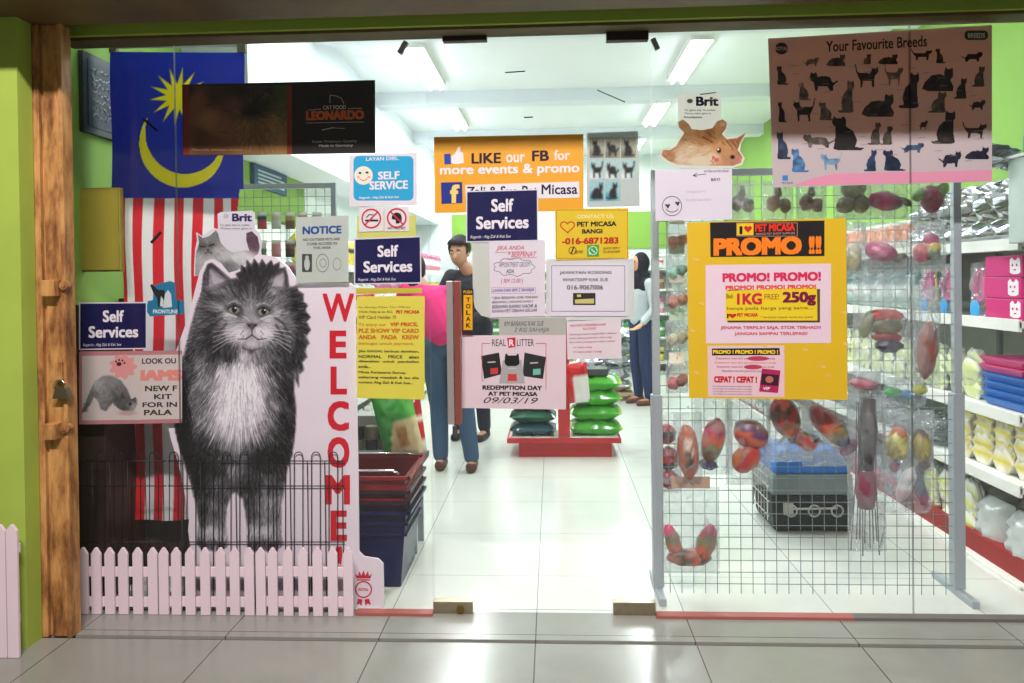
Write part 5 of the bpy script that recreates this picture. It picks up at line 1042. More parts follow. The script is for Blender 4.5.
for s in range(3):
    base = boxitem(.27, .3, .094, mg)(); base.name = 'pink_carton'; place(base, (RX + .17, .43 + .015 * (s % 2), lv[3] + .001 + s * .096), (0, 0, -math.pi / 2 + .05)); tag(base, 'magenta carton with white cat mark, %s of its stack on the right shelf' % ['bottom', 'middle', 'top'][s], 'box', 'magenta cartons stacked on the right shelf')
# pink toys in blister with blue tag
def blister(w, h, c, tagc):
    r = bpy.data.objects.new('x', None); C.objects.link(r)
    pillow(w, h, .05, 7, 9, .2, None, 3, (240, 200, 220)).build('plastic_bag', clear, r, smooth=True)
    m = MB(); m.tube([(w * .28 * math.cos(t), 0, h * .56 + h * .3 * math.sin(t)) for t in [2 * math.pi * k / 16 for k in range(17)]], .014, 8); m.ell((0, .012, h * .5), (w * .3, .012, h * .36)); m.build('toy', cm(c, .3), r, smooth=True)
    MB().tube([(w * .42, 0, h * .9), (w * .44, 0, h * .3), (w * .1, -.01, h * .15)], .006, 6).build('cord', cm((236, 196, 70), .4), r, smooth=True)
    MB().ell((0, -.03, h * .13), (w * .24, .006, w * .24)).build('blue_tag', cm(tagc, .4), r, smooth=True); return r
for k, y in enumerate((.68, .98, 1.2)):
    o = blister(.19, .26, [(226, 90, 160), (220, 80, 150), (230, 110, 170)][k], (60, 160, 220)); o.name = 'blister_toy'; place(o, (RX + .06, y, lv[3] + .002), (0, 0, -math.pi / 2)); tag(o, 'pink blister toy with blue round tag, %s from the magenta cartons' % ['first', 'second', 'third'][k], 'toy', 'pink blister toys on the right shelf')
rowof(mk(.2, .24, .1, bands((.3, (150, 180, 170)), (.6, (226, 230, 226)), (1, (120, 150, 150))), seed=8), 'pet_food_pack', 'grey and white pack on the fourth right-hand shelf', 'grey packs on the right shelf behind the wire stand', xs0, lv[3], 1.4, 6.4, .21)
# blue trays with pink top on shelf 3
for s in range(6):
    c_ = (36, 110, 190) if s < 4 else (206, 70, 130)
    o = MB().hexa([(-.13, -.15, 0), (.13, -.15, 0), (.13, .15, 0), (-.13, .15, 0)], [(-.15, -.18, .036), (.15, -.18, .036), (.15, .18, .036), (-.15, .18, .036)]).build('litter_tray', cm(c_, .35), None, bevel=.004); place(o, (RX + .19, .48 if s < 4 else .5, lv[2] + .002 + s * .0375)); tag(o, '%s litter tray, %s of the tray stack on the right shelf' % ('blue' if s < 4 else 'pink', ['lowest', 'second', 'third', 'fourth', 'fifth', 'topmost'][s]), 'tray', 'nested litter trays on the right shelf')
rowof(mk(.15, .035, .1, bands((.1, (206, 216, 150)), (.6, (232, 236, 230)), (1, (190, 210, 190))), seed=9, flat=True, crink=.08), 'wet_food_pouch', 'flat green and white pouch stacked on the third right-hand shelf', 'flat pouches stacked on the third right shelf', RX + .09, lv[2], .8, 3.3, .165, stack=4, dz=.045, jit=.012)
rowof(mk(.22, .2, .12, bands((.4, (60, 76, 66)), (.7, (170, 180, 160)), (1, (90, 110, 100))), seed=10), 'dark_bag', 'dark green-grey bag far along the third right shelf', 'dark bags far along the third right shelf', xs0, lv[2], 3.5, 6.4, .24)
# shelf 2 : white & yellow wet food pouches in stacks
rowof(mk(.16, .04, .11, bands((.06, (226, 206, 60)), (.3, (240, 238, 226)), (.45, (232, 222, 110)), (1, (206, 204, 190))), seed=11, flat=True, crink=.08), 'wet_food_pouch', 'white and yellow pouch stacked on the second right-hand shelf', 'white and yellow pouches stacked on the second right shelf', RX + .09, lv[1], .36, 1.0, .17, stack=5, dz=.043)
rowof(mk(.2, .15, .13, m=clear2, seed=12, crink=.3), 'clear_pack', 'clear plastic pack with pale contents on the second right shelf', 'clear packs on the second right shelf', xs0, lv[1], 1.15, 3.2, .2)
rowof(mk(.2, .2, .13, bands((.5, (206, 210, 196)), (.7, (96, 130, 150)), (1, (226, 226, 220))), seed=14), 'pet_food_pack', 'pale blue and white pack far along the second right shelf', 'pale packs far along the second right shelf', xs0, lv[1], 3.4, 6.4, .22)
# bottom shelf
rowof(mk(.26, .27, .16, col=(202, 208, 206), m=vcm, seed=15, crink=.05), 'litter_bag', 'large crinkled whitish plastic bag on the bottom right-hand shelf', 'large whitish bags on the bottom right shelf', xs0 + .04, lv[0], .42, .7, .27)
def greyrolls():
    return pillow(.24, .26, .13, 9, 9, .05, bands((.3, (190, 190, 184)), (.6, (214, 214, 210)), (1, (170, 172, 168))), 16).build('x', vcm, None, smooth=True)
rowof(greyrolls, 'grey_pack', 'grey wrapped pack inside the second row of the bottom right shelf', 'grey packs in the back row of the bottom right shelf', xs0 + .22, lv[0], .42, 1.2, .27)
rowof(mk(.17, .05, .12, bands((.07, (222, 220, 90)), (.5, (236, 238, 230)), (.62, (90, 120, 90)), (1, (226, 230, 220))), seed=17, flat=True, crink=.08), 'wet_food_pouch', 'white pouch with green stripe and yellow end, stacked on the bottom right shelf', 'green striped pouches stacked on the bottom right shelf', RX + .1, lv[0], .86, 1.3, .19, stack=5, dz=.048)
rowof(mk(.2, .28, .12, bands((.3, (60, 60, 70)), (.5, (200, 120, 150)), (.8, (190, 200, 210)), (1, (90, 80, 80))), seed=18), 'pet_food_pack', 'dark and pink pack on the bottom right-hand shelf', 'dark and pink packs on the bottom right shelf', xs0, lv[0], 1.5, 2.6, .22)
rowof(mk(.22, .26, .13, bands((.4, (220, 226, 226)), (.6, (120, 150, 160)), (1, (206, 210, 206))), seed=19), 'pale_bag', 'pale bag far along the bottom right shelf', 'pale bags far along the bottom right shelf', xs0, lv[0], 2.8, 6.4, .24)
# teal carton and silver wrapped pack on top of the near end, grey end cabinet
a = UX(1005, 165, RX)
ec = empty('end_cabinet', (RX + .25, .17, 1.5), 'pale grey-green cabinet box on the right edge beside the silver bags', 'cabinet')
z0, z1 = lv[4] + .012, UX(1008, 163, RX).z
MB().box((1.945, .11, z0 - .03), (2.42, .25, z1)).build('cabinet_body', mat('pale_green_steel', (176, 192, 184), .5), ec, bevel=.004)
MB().box((1.975, .102, z0 + .01), (2.39, .11, z1 - .03)).build('cabinet_door', mat('pale_green_door', (160, 180, 172), .45), ec)
MB().box((1.935, .1, z1), (2.43, .26, z1 + .012)).build('cabinet_top', whitem, ec)
o = MB().box((2.0, .12, z1 + .0125), (2.36, .24, z1 + .1)).build('teal_carton', cm((70, 130, 136), .5), None, bevel=.004); tag(o, 'teal carton on top of the grey cabinet at the right edge', 'box')
o = pillow(.12, .1, .07, 9, 9, .4, None, 31).build('foil_wrapped_pack', foilm, None, smooth=True); place(o, (1.93, .3, lv[4] + .31), (0, .2, .3)); tag(o, 'crumpled silver wrapped pack on top of the foil bags beside the teal carton', 'packet')
# ---- left gondola
LX = -1.5
llv = [.12, .46, .8, 1.14, 1.48]
gondola('white shelving along the left wall behind the red baskets', XL + .02, LX, 1.5, 7.6, llv, 1, 1.8, (150, 150, 146), 5)
kinds = [((.16, .2, .08), bands((.4, (230, 230, 226)), (.6, (200, 60, 70)), (1, (236, 236, 230)))), ((.17, .24, .09), bands((.3, (40, 90, 160)), (.7, (230, 226, 210)), (1, (50, 100, 170)))), ((.15, .2, .08), bands((.5, (232, 206, 70)), (.7, (60, 60, 60)), (1, (240, 220, 90)))),
         ((.18, .24, .1), bands((.4, (90, 160, 90)), (.6, (236, 236, 226)), (1, (70, 140, 80)))), ((.16, .22, .08), bands((.3, (226, 140, 170)), (.7, (236, 226, 230)), (1, (206, 110, 150)))), ((.17, .2, .1), bands((.5, (150, 110, 80)), (.7, (226, 216, 190)), (1, (120, 90, 70))))]
nmz = ['bottom', 'second', 'third', 'fourth', 'top']
cn = ['white and red', 'blue and cream', 'yellow and black', 'green and white', 'pink and white', 'brown and cream']
k = 0
for j, z in enumerate(llv):
    for seg in range(3):
        kd = kinds[(j * 2 + seg * 3 + seg) % 6]; nme = cn[(j * 2 + seg * 3 + seg) % 6]
        lbl = '%s packet on the %s shelf of the left rack, %s' % (nme, nmz[j], ['near end', 'middle stretch', 'far end'][seg])
        rowof(mk(*kd[0], kd[1], seed=40 + k), 'pet_food_packet', lbl, lbl.replace(' packet', ' packets'), LX - .07, z, 1.62 + seg * 2, 1.62 + seg * 2 + 1.9, .21, rot=math.pi / 2); k += 1
# tins at the near end behind the green bag
tn_ = empty('tin_stand', (-1.2, 1.1, 0), 'small grey stepped stand behind the red baskets', 'stand')
MB().box((-1.3, .92, 0), (-.8, 1.25, .44)).box((-1.3, 1.1, .44), (-.8, 1.25, .62)).build('stand_body', mat('stand_grey', (150, 154, 152), .5), tn_, bevel=.004)
for k in range(6):
    for s in range(2):
        x = -.85 - k * .07; o = MB(); o.tube([(0, 0, 0), (0, 0, .005), (0, 0, .065), (0, 0, .07)], [.031, .033, .033, .031], 16); o = o.build('food_tin', cm([(40, 40, 44), (120, 110, 90)][(k + s) % 2], .3), None, smooth=False); place(o, (x, 1.0, .441 + s * .0715)); tag(o, 'small food tin stacked behind the green bag', 'tin', 'food tins behind the green pet food bag')
# green dog food bag & red bag
def art_bag(name, label, pxq, Y, base_pts, cells, seed=0, lean=0, T=.09):
    pass
r = empty('pet_food_bag', U(402, 466, .62), 'tall green pet food bag with cream picture standing above the red baskets', 'bag')
p_ = U(399, 470, .66)
def gb(u, v):
    if v > .95: return (120, 200, 90)
    if (v < .15 and u > -.25 + v * .5) or v < -.85: return (226, 210, 160) if (u - .2) ** 2 * 3 + (v + .35) ** 2 * 2 > .25 else (196, 150, 90)
    return (60, 170, 60) if u < .55 else (96, 190, 80)
o = pillow(.2, .34, .1, 16, 20, .05, gb, 2).build('bag_body', vcm, r, smooth=True)
o.matrix_parent_inverse = Matrix.Identity(4); o.location = (0, 0, 0); o.rotation_euler = (0, -.22, .1); o.scale = (1, 1, 1)
r.location = (p_.x + .02, .73, .474)
stb = empty('low_table', (p_.x, .72, 0), 'low grey table holding the pet food bags behind the red baskets', 'table')
MB().box((-1.35, .66, .44), (-.66, .9, .472)).build('table_top', cm((84, 84, 84), .5), stb, bevel=.004)
for x in (-1.3, -.72):
    for y in (.67, .87): MB().box((x, y, 0), (x + .03, y + .02, .44)).build('leg', greym, stb)
o = pillow(.14, .3, .08, 10, 12, .06, bands((.2, (240, 230, 220)), (.5, (206, 30, 40)), (.6, (240, 236, 230)), (1, (196, 24, 36))), 5).build('pet_food_bag', vcm, None, smooth=True); q_ = U(410, 450, .78); place(o, (q_.x + .01, .84, .474), (0, -.12, -.1)); tag(o, 'red pet food bag leaning behind the tall green bag', 'bag')
# stacked shopping baskets
def basket(z, c, label, full=.3, w=.46, d=.4):
    r = empty('shopping_basket', (bcx, bcy, z), label, 'basket', 'nested shopping baskets')
    m = MB(); k = .86
    def ring(sc, zz): return [(sx * w / 2 * sc, sy * d / 2 * sc, zz) for sx, sy in ((-1, -1), (1, -1), (1, 1), (-1, 1))]
    o0, o1 = ring(k, 0), ring(1, full); i0, i1 = [(x * .97, y * .97, zz + .006) for x, y, zz in o0], [(x * .97, y * .97, zz) for x, y, zz in o1]
    m.add(o0 + o1 + i0 + i1, [(0, 3, 2, 1), (0, 1, 5, 4), (1, 2, 6, 5), (2, 3, 7, 6), (3, 0, 4, 7), (8, 9, 10, 11), (8, 12, 13, 9), (9, 13, 14, 10), (10, 14, 15, 11), (11, 15, 12, 8), (4, 5, 13, 12), (5, 6, 14, 13), (6, 7, 15, 14), (7, 4, 12, 15)])
    m.v = [(x + bcx, y + bcy, zz + z) for x, y, zz in m.v]; m.build('basket_body', cm(c, .3), r, bevel=.003)
    m = MB()
    for zz, e in ((full, .018), (full - .05, .008), (full - .1, .008)):
        sc = k + (1 - k) * zz / full; a, b_ = w / 2 * sc + e, d / 2 * sc + e
        pts = [(-a, -b_), (a, -b_), (a, b_), (-a, b_), (-a, -b_)]; hh = .008 if zz == full else .005
        for (x0, y0), (x1, y1) in zip(pts[:-1], pts[1:]): m.box((min(x0, x1) - .006 + bcx, min(y0, y1) - .006 + bcy, zz - hh + z), (max(x0, x1) + .006 + bcx, max(y0, y1) + .006 + bcy, zz + hh + z))
    m.build('rim', cm(c, .3), r, bevel=.002)
    return r
pb_ = U(418, 480, .34); bcx, bcy = pb_.x - .265, .42
basket(.004, (18, 20, 66), 'dark blue shopping basket at the bottom of the stack', .34)
basket(.05, (40, 16, 40), 'dark maroon shopping basket, second from the bottom of the stack', .34); basket(.1, (50, 14, 24), 'dark red shopping basket under the top one', .34)
r = basket(.16, (120, 12, 22), 'deep red shopping basket on top of the stack', .34)
m = MB(); hz = .51
for s in (-1, 1):
    pts = [(bcx - .2, bcy + s * .19, hz), (bcx - .17, bcy + s * .175, hz + .012), (bcx + .17, bcy + s * .175, hz + .012), (bcx + .2, bcy + s * .19, hz)]; m.tube(pts, .006, 8)
m.build('handle', mat('chrome', (200, 200, 200), .15, 1), r, smooth=True)
# ---- centre display island
c0, c1 = UZ(519, 457), UZ(612, 457)
a_, b_ = c0.x, c1.x; yc = c0.y
isl = empty('display_island', ((a_ + b_) / 2, yc + .25, 0), 'red display island with centre post holding bags of pet food', 'display stand')
redm = mat('red_display_steel', (196, 32, 38), .45, noise=.05)
MB().box((a_, yc, 0), (b_, yc + .5, .11)).build('base', redm, isl, bevel=.004)
MB().box((a_ - .09, yc - .03, .11), (b_ + .07, yc + .53, .15)).build('platform', redm, isl, bevel=.003)
MB().box((a_ - .07, yc - .02, .15), (b_ + .05, yc + .51, .156)).build('platform_top', whitem, isl)
pc = U(564, 420, yc).x; MB().box((pc - .045, yc - .028, .156), (pc + .045, yc + .02, 1.0)).build('post', redm, isl, bevel=.003)
def flatbag(c1_, c2_, c3_, seed, w=.4, d=.118, h=.3):
    mb = pillow(w, h, d, 14, 10, .06, lambda u, v: c3_ if abs(u) > .86 else (c2_ if (abs(u + .1) < .35 and abs(v) < .5) else c1_), seed); mb.v = [(x, z - h / 2, y + d / 2) for x, y, z in mb.v]; mb.f = [tuple(reversed(q_)) for q_ in mb.f]; return mb.build('pet_food_bag', vcm, None, smooth=True)
gx = (pc + .05 + b_ + .07) / 2
for s, nm_ in enumerate(('lowest', 'second', 'third', 'topmost')):
    o = flatbag((70, 170, 40), (120, 206, 70), (206, 190, 50), 60 + s, w=.41); place(o, (gx + .005 * (s % 2), yc + .15, .156 + s * .115), (0, .015 * (-1) ** s, .04 * (-1) ** s)); tag(o, 'bright green pet food bag, %s of the stack on the red island' % nm_, 'bag', 'green bags stacked on the red island')
gxl = (a_ - .08 + pc - .05) / 2
for s, (c_, l_) in enumerate((((14, 70, 84), 'dark teal pet food bag at the bottom left of the red island'), ((24, 90, 60), 'dark green pet food bag lying on the teal one'), ((160, 160, 150), 'grey pet food bag at the top left of the red island'))):
    o = flatbag(c_, (60, 140, 170) if s == 0 else tuple(min(255, v + 40) for v in c_), (30, 30, 40), 70 + s, w=.36, d=.1); place(o, (gxl, yc + .14, .156 + s * .1)); tag(o, l_, 'bag', None)
hb = U(580, 402, yc - .06)
o = pillow(.16, .3, .06, 9, 11, .08, lambda u, v: (232, 226, 220) if v < .45 and u > -.45 else (206, 26, 36), 9).build('hanging_bag', vcm, None, smooth=True); place(o, (hb.x, yc - .085, hb.z), (0, -.1, 0)); tag(o, 'white and red bag hung on the red post of the island', 'bag')
o = MB().box((gx - .12, yc + .02, .62), (gx + .1, yc + .26, .67)).build('display_box', cm((70, 76, 74), .4), None, bevel=.004); tag(o, 'dark grey flat box on top of the green bags', 'box')
# foil bags behind
rgx = random.Random(2); cnt = 0
q0 = UZ(606, 402)
bs = empty('stock_pallet', (q0.x + .1, q0.y + .45, 0), 'low pallet under the silver bags behind the green bags', 'pallet')
m = MB()
for k in range(4): m.box((q0.x - .35, q0.y + .05 + k * .22, .06), (q0.x + .32, q0.y + .2 + k * .22, .08))
for x in (-.33, 0, .28): m.box((q0.x + x, q0.y + .05, 0), (q0.x + x + .05, q0.y + .86, .06))
m.build('slats', mat('pallet_wood', (190, 160, 120), .7), bs)
fb = pillow(.34, .3, .12, 9, 10, .12, None, 77); fb.v = [(x, z - .15, y + .07) for x, y, z in fb.v]; fb.f = [tuple(reversed(q_)) for q_ in fb.f]; base = fb.build('silver_bag', foilm, None, smooth=True); first = True
for j in range(5):
    for i in range(2):
        o = base if first else base.copy()
        if not first: C.objects.link(o)
        first = False; place(o, (q0.x - .17 + i * .33 + rgx.uniform(-.02, .02), q0.y + .28, .082 + j * .14), (0, 0, rgx.uniform(-.15, .15))); tag(o, 'silver bag piled behind the green pet food bags', 'bag', 'silver bags piled behind the green bags')
# ---- back wall
bw = empty('back_shelving', (0, YB - .2, 0), 'white shelving across the back wall', 'shelving')
MB().box((-1.4, YB - .03, 0), (1.75, YB - .001, 1.75)).build('back_panel', mat('pegboard', (206, 212, 206), .6), bw)
bl = [.15, .5, .85, 1.2, 1.5]
for z in bl: MB().box((-1.4, YB - .38, z - .03), (1.75, YB - .03, z)).build('shelf', whitem, bw)
for x in (-1.4, -.6, .2, 1.0, 1.73): MB().box((x, YB - .36, 0), (x + .02, YB - .03, 1.78)).build('upright', greym, bw)
for j, z in enumerate(bl):
    kd = kinds[(j + 2) % 6]; base = mk(*kd[0], kd[1], seed=90 + j)(); base.name = 'pet_food_packet'; first = True
    for k in range(13):
        o = base if first else base.copy()
        if not first: C.objects.link(o)
        first = False; place(o, (-1.28 + k * .235, YB - .26, z + .001)); tag(o, '%s packet on the %s shelf at the back wall' % (cn[(j + 2) % 6], nmz[j]), 'packet', '%s packets on the %s back shelf' % (cn[(j + 2) % 6], nmz[j]))
# ---- right wire display stand just inside the glass
GY = .2
ga, gc = U(659, 600, GY), U(960, 600, GY)
gridstand(ga.x, gc.x, GY, 1.83, 'tall grey wire display stand behind the yellow promo board', cell=.0505, zl=U(655, 395, GY).z, z0=U(800, 597, GY).z, post=.032, lowpost=.046)
def scrunch(w, h, d, seed): return pillow(w, h, d, 9, 12, .22, None, seed)
def soften(fn):
    def g(x, y, z):
        c = fn(x + .12 * math.sin(7 * z), y, z + .1 * math.sin(6 * x)); m_ = sum(c) / 3; return tuple(min(235, v * .74 + m_ * .22 + 10) for v in c)
    return g
def hung(px, py, pw, ph, label, toys, Y=GY - .03, card=None, cat='toy', name='bagged_toy', seed=1, bag=True, m=clear):
    c = U(px, py, Y); top = U(px, py - ph / 2, Y); w_ = pw / 785 * (Y + D); h_ = ph / 785 * (Y + D)
    r = empty(name, (c.x, Y, top.z), label, cat)
    if bag:
        b_ = scrunch(w_, h_, .07, seed); b_.v = [(x + c.x, y + Y, z + top.z - h_) for x, y, z in b_.v]; b_.build('plastic_bag', m, r, smooth=True)
    if card:
        cw = w_ * .34; MB().box((c.x - cw, Y - .002, top.z - .005), (c.x + cw, Y + .002, top.z + .045)).build('header_card', cm(card), r)
    for k, t in enumerate(toys):
        nm_, dx, dy, rx, rz, rot, fn = t[:7]; fn = soften(fn); p_ = U(px + dx, py + dy, Y)
        mm = MB(); mm.ell((p_.x, Y - .002, p_.z), (rx / 245, min(rx, rz) / 245 * .8, rz / 245), rot=Matrix.Rotation(math.radians(rot), 3, 'Y'), nu=20, nv=14, fn=fn)
        if len(t) > 7:
            R_ = Matrix.Rotation(math.radians(rot), 3, 'Y')
            for q_ in t[7]:
                a = Vector((p_.x, Y, p_.z)) + R_ @ Vector((q_[0] / 245, 0, q_[1] / 245)); mm.ell(a, (q_[2] / 245, .012, q_[3] / 245), rot=R_ @ Matrix.Rotation(math.radians(q_[4]), 3, 'Y'), nu=10, nv=7, col=q_[5])
        mm.v = [tuple(Vector(q_) + mnoise.noise_vector(Vector(q_) * 38) * .007 + mnoise.noise_vector(Vector(q_) * 90) * .003) for q_ in mm.v]
        mm.build(nm_, vc, r, smooth=True)
    MB().tube([(c.x, GY + .014, top.z + .02), (c.x, Y - .012, top.z + .02), (c.x, Y - .016, top.z + .03)], .002, 6).build('hook', greym, r)
    return r
def st(*cs):
    return lambda x, y, z: cs[min(len(cs) - 1, int((z + 1) / 2 * len(cs)))]
def sx_(*cs):
    return lambda x, y, z: cs[min(len(cs) - 1, int((x + 1) / 2 * len(cs)))]
OR, MGc, OL, NVc, RDc, BR = (214, 84, 40), (190, 40, 80), (120, 120, 60), (40, 40, 90), (200, 40, 40), (120, 70, 40)
fin = lambda c: [(-2, -16, 7, 3, 20, c), (6, 12, 5, 3, 60, c)]
# row under the promo board
hung(713, 432, 38, 84, 'bagged red and olive fish toy, first from left under the promo board', [('fish_toy', 0, 8, 12, 24, 12, st(BR, OL, OR, MGc, RDc), [(0, -26, 10, 6, 0, NVc)])], seed=21)
hung(748, 440, 44, 88, 'bagged orange, red and purple fish toy hanging lowest under the promo board', [('fish_toy', 3, -6, 19, 15, 30, st(RDc, OR, (90, 40, 100), BR), []), ('fish_toy', -2, 18, 17, 13, -50, st(OR, RDc, (200, 90, 40)))], seed=22, card=(150, 120, 90))
hung(790, 425, 46, 72, 'bagged crimson and orange fish toy in the middle of the row under the promo board', [('fish_toy', -5, -8, 15, 22, -20, st(OR, BR, RDc, (90, 30, 60), (200, 60, 90)), [(4, -24, 10, 6, 10, NVc)]), ('small_toy', 16, 16, 13, 9, 40, st(OR, RDc, OL))], seed=23)
hung(829, 428, 52, 74, 'bagged striped fish toy with navy tail, rightmost under the promo board', [('fish_toy', 0, -2, 12, 28, -42, st(NVc, OL, OR, RDc, MGc), [(0, -30, 12, 6, 0, (110, 40, 90))]), ('small_toy', -18, 12, 9, 7, 20, st((240, 130, 90), NVc))], seed=24)
hung(688, 448, 28, 72, 'orange oblong chew pack hanging beside the left post of the wire stand', [('chew_stick', 0, 4, 11, 29, -3, lambda x, y, z: (206, 90, 50) if abs(x) > .35 or abs(z) > .6 else (60, 60, 60) if z < 0 else (226, 200, 180))], seed=25, name='chew_pack', cat='packet')
hung(668, 452, 24, 80, 'red and black bagged toy half behind the left post of the wire stand', [('ball_toy', -1, -18, 9, 11, 0, st(RDc, (70, 30, 30), RDc)), ('ball_toy', 0, 6, 11, 13, 0, st((60, 30, 40), RDc, (180, 50, 40))), ('ball_toy', 1, 27, 11, 10, 0, st(RDc, (220, 210, 210), RDc))], seed=26, Y=GY + .06)
hung(691, 530, 56, 86, 'round orange and green bagged toy alone, low on the wire stand', [('ring_toy', 14, 15, 10, 23, 18, st((120, 50, 60), OR, OL, MGc)), ('ring_toy', -18, 12, 8, 20, -18, st((120, 50, 60), OR, OL, (220, 60, 110))), ('ring_toy', -2, 27, 24, 9, 0, sx_(OR, (80, 70, 50), (230, 90, 50), OL))], seed=27, card=(190, 160, 140))
# column between post and promo board
for k, (y_, c_, l_) in enumerate(((205, (190, 190, 170), 'pale packet just under the smiley paper on the wire stand'), (238, (200, 90, 70), 'red-brown packet second from the top between post and promo board'), (268, (90, 170, 150), 'green topped packet in the narrow gap left of the promo board'), (297, (190, 90, 70), 'reddish packet beside the promo board, below the green topped one'), (335, (180, 170, 130), 'beige bag of toys left of the promo board'), (378, (200, 60, 60), 'red and white packet at the lower left corner of the promo board'))):
    hung(677, y_, 22, 30, l_, [('treat_toy', -4, 5, 6, 7, 0, st(c_, tuple(min(255, v + 40) for v in c_))), ('treat_toy', 5, 2, 6, 7, 30, st(tuple(int(v * .8) for v in c_), c_))], seed=30 + k, name='bagged_treat', cat='packet', card=(226, 226, 220) if k % 2 else (170, 200, 190))
# top row
for k, (x_, w_, l_, a_, b2) in enumerate(((712, 26, 'bagged cat wand toy, first in the top row right of the smiley paper', (120, 104, 80), (176, 160, 130)), (742, 24, 'dark grey bagged toy, second in the top row of the wire stand', (70, 80, 80), (120, 120, 110)), (778, 30, 'brown bagged toy, third in the top row of the wire stand', (150, 110, 70), (120, 90, 60)), (811, 30, 'reddish bagged toy, fourth in the top row of the wire stand', (150, 90, 80), (100, 80, 60)))):
    hung(x_, 200, w_, 38, l_, [('plush_toy', -5, 3, 7, 9, 10, st(a_, b2)), ('plush_toy', 6, 5, 6, 8, -10, st(b2, a_)), ('plush_toy', 0, -8, 4, 6, 0, st(b2, b2))], seed=40 + k)
hung(853, 196, 34, 46, 'olive green bagged toy in the top row above the promo board corner', [('plush_toy', -8, 9, 9, 9, 0, st((120, 110, 60), (150, 140, 80))), ('plush_toy', 8, 8, 9, 9, 0, st((140, 120, 60), (120, 116, 66))), ('plush_toy', 0, -8, 13, 11, 0, st((140, 160, 100), (120, 150, 90)))], seed=44)
hung(889, 196, 36, 44, 'magenta bagged fish toy in the top row near the glass joint', [('fish_toy', -4, 5, 17, 10, 8, sx_((190, 40, 90), (210, 60, 110), (160, 60, 70)), [(20, 2, 8, 4, 20, (90, 80, 50))])], seed=45)
hung(929, 193, 34, 46, 'bagged green and crimson bird toy, last in the top row', [('bird_toy', 2, 6, 11, 14, 0, st((170, 30, 60), (190, 50, 80))), ('wing', -9, 2, 8, 6, -40, st((130, 190, 60))), ('wing', 12, -2, 6, 9, 30, st((130, 190, 60)))], seed=46)
hung(853, 250, 26, 56, 'pale bagged toy directly right of the PROMO heading', [('plush_toy', 0, 6, 8, 14, 10, st((170, 170, 120), (190, 190, 160)))], seed=47)
hung(884, 248, 44, 52, 'magenta striped bagged fish toy, second row of the wire stand', [('fish_toy', -3, 4, 17, 10, 12, sx_((200, 30, 110), (226, 120, 160), (200, 40, 110), (150, 60, 90)), [(20, -2, 8, 4, -30, (90, 90, 70))])], seed=48)
hung(927, 246, 36, 50, 'bagged toy in pink, yellow and green, second row at the right post', [('plush_toy', -6, 7, 8, 10, 0, st((200, 40, 80), (220, 90, 100))), ('plush_toy', 4, 4, 9, 11, 0, st((90, 130, 60), (230, 200, 60))), ('plush_toy', 4, -6, 8, 7, 0, st((200, 50, 110)))], seed=49)
hung(884, 328, 60, 106, 'clear bag with red, green and navy pet shirt beside the promo board', [('folded_shirt', 0, -12, 20, 7, 0, st((200, 50, 40))), ('folded_shirt', 2, -2, 17, 9, 0, st((130, 110, 60), (90, 100, 60))), ('folded_shirt', -17, -4, 7, 15, 20, st((110, 120, 80))), ('folded_shirt', 3, 9, 16, 5, 0, st((190, 40, 40))), ('folded_shirt', 5, 18, 15, 7, 0, st((24, 28, 60)))], seed=50, name='pet_shirt_pack', cat='pet clothes')
hung(925, 336, 28, 100, 'long brown sausage-shaped treat pack hanging by the right post', [('chew_stick', 2, 14, 10, 30, 6, lambda x, y, z: (150, 70, 60) if abs(x) < .5 else (176, 110, 96))], seed=51, name='chew_pack', cat='packet')
hung(905, 392, 40, 30, 'small bright green, blue and yellow toy pack in the lower right of the wire stand', [('bright_toy', -12, 0, 9, 5, 10, st((60, 190, 90))), ('bright_toy', 2, 3, 8, 5, 0, st((60, 150, 210))), ('bright_toy', 14, -2, 8, 6, 0, st((220, 220, 70)))], seed=52)
hung(863, 382, 34, 22, 'small pink toy pack at the lower right corner of the promo board', [('bright_toy', 0, 2, 14, 6, 8, st((214, 60, 100), (230, 110, 140)))], seed=53)
hung(898, 438, 30, 60, 'yellow bird toy pack with orange beak, left one of two on the wire stand', [('bird_toy', -1, 6, 11, 18, 5, lambda x, y, z: (236, 90, 40) if z > .62 else ((206, 204, 110) if (int((x + 2) * 4) + int((z + 2) * 5)) % 2 else (176, 160, 70))), ], seed=54)
hung(921, 440, 24, 60, 'yellow bird toy pack beside the right post of the wire stand', [('bird_toy', 0, 6, 9, 18, -5, lambda x, y, z: (110, 80, 60) if z > .62 else ((206, 190, 70) if (int((x + 2) * 4) + int((z + 2) * 5)) % 2 else (176, 156, 50)))], seed=55)
hung(908, 482, 44, 60, 'white toy mouse pack with pink ears below the yellow bird toys', [('mouse_toy', -2, 2, 8, 20, 25, st((220, 180, 180), (226, 226, 230), (230, 230, 234))), ('mouse_toy', 12, 6, 6, 22, -15, st((200, 60, 120), (120, 130, 150), (140, 150, 170))), ('ear', -14, -16, 5, 6, 0, st((160, 90, 120))), ('ear', 16, -18, 5, 5, 0, st((120, 60, 80)))], seed=56)
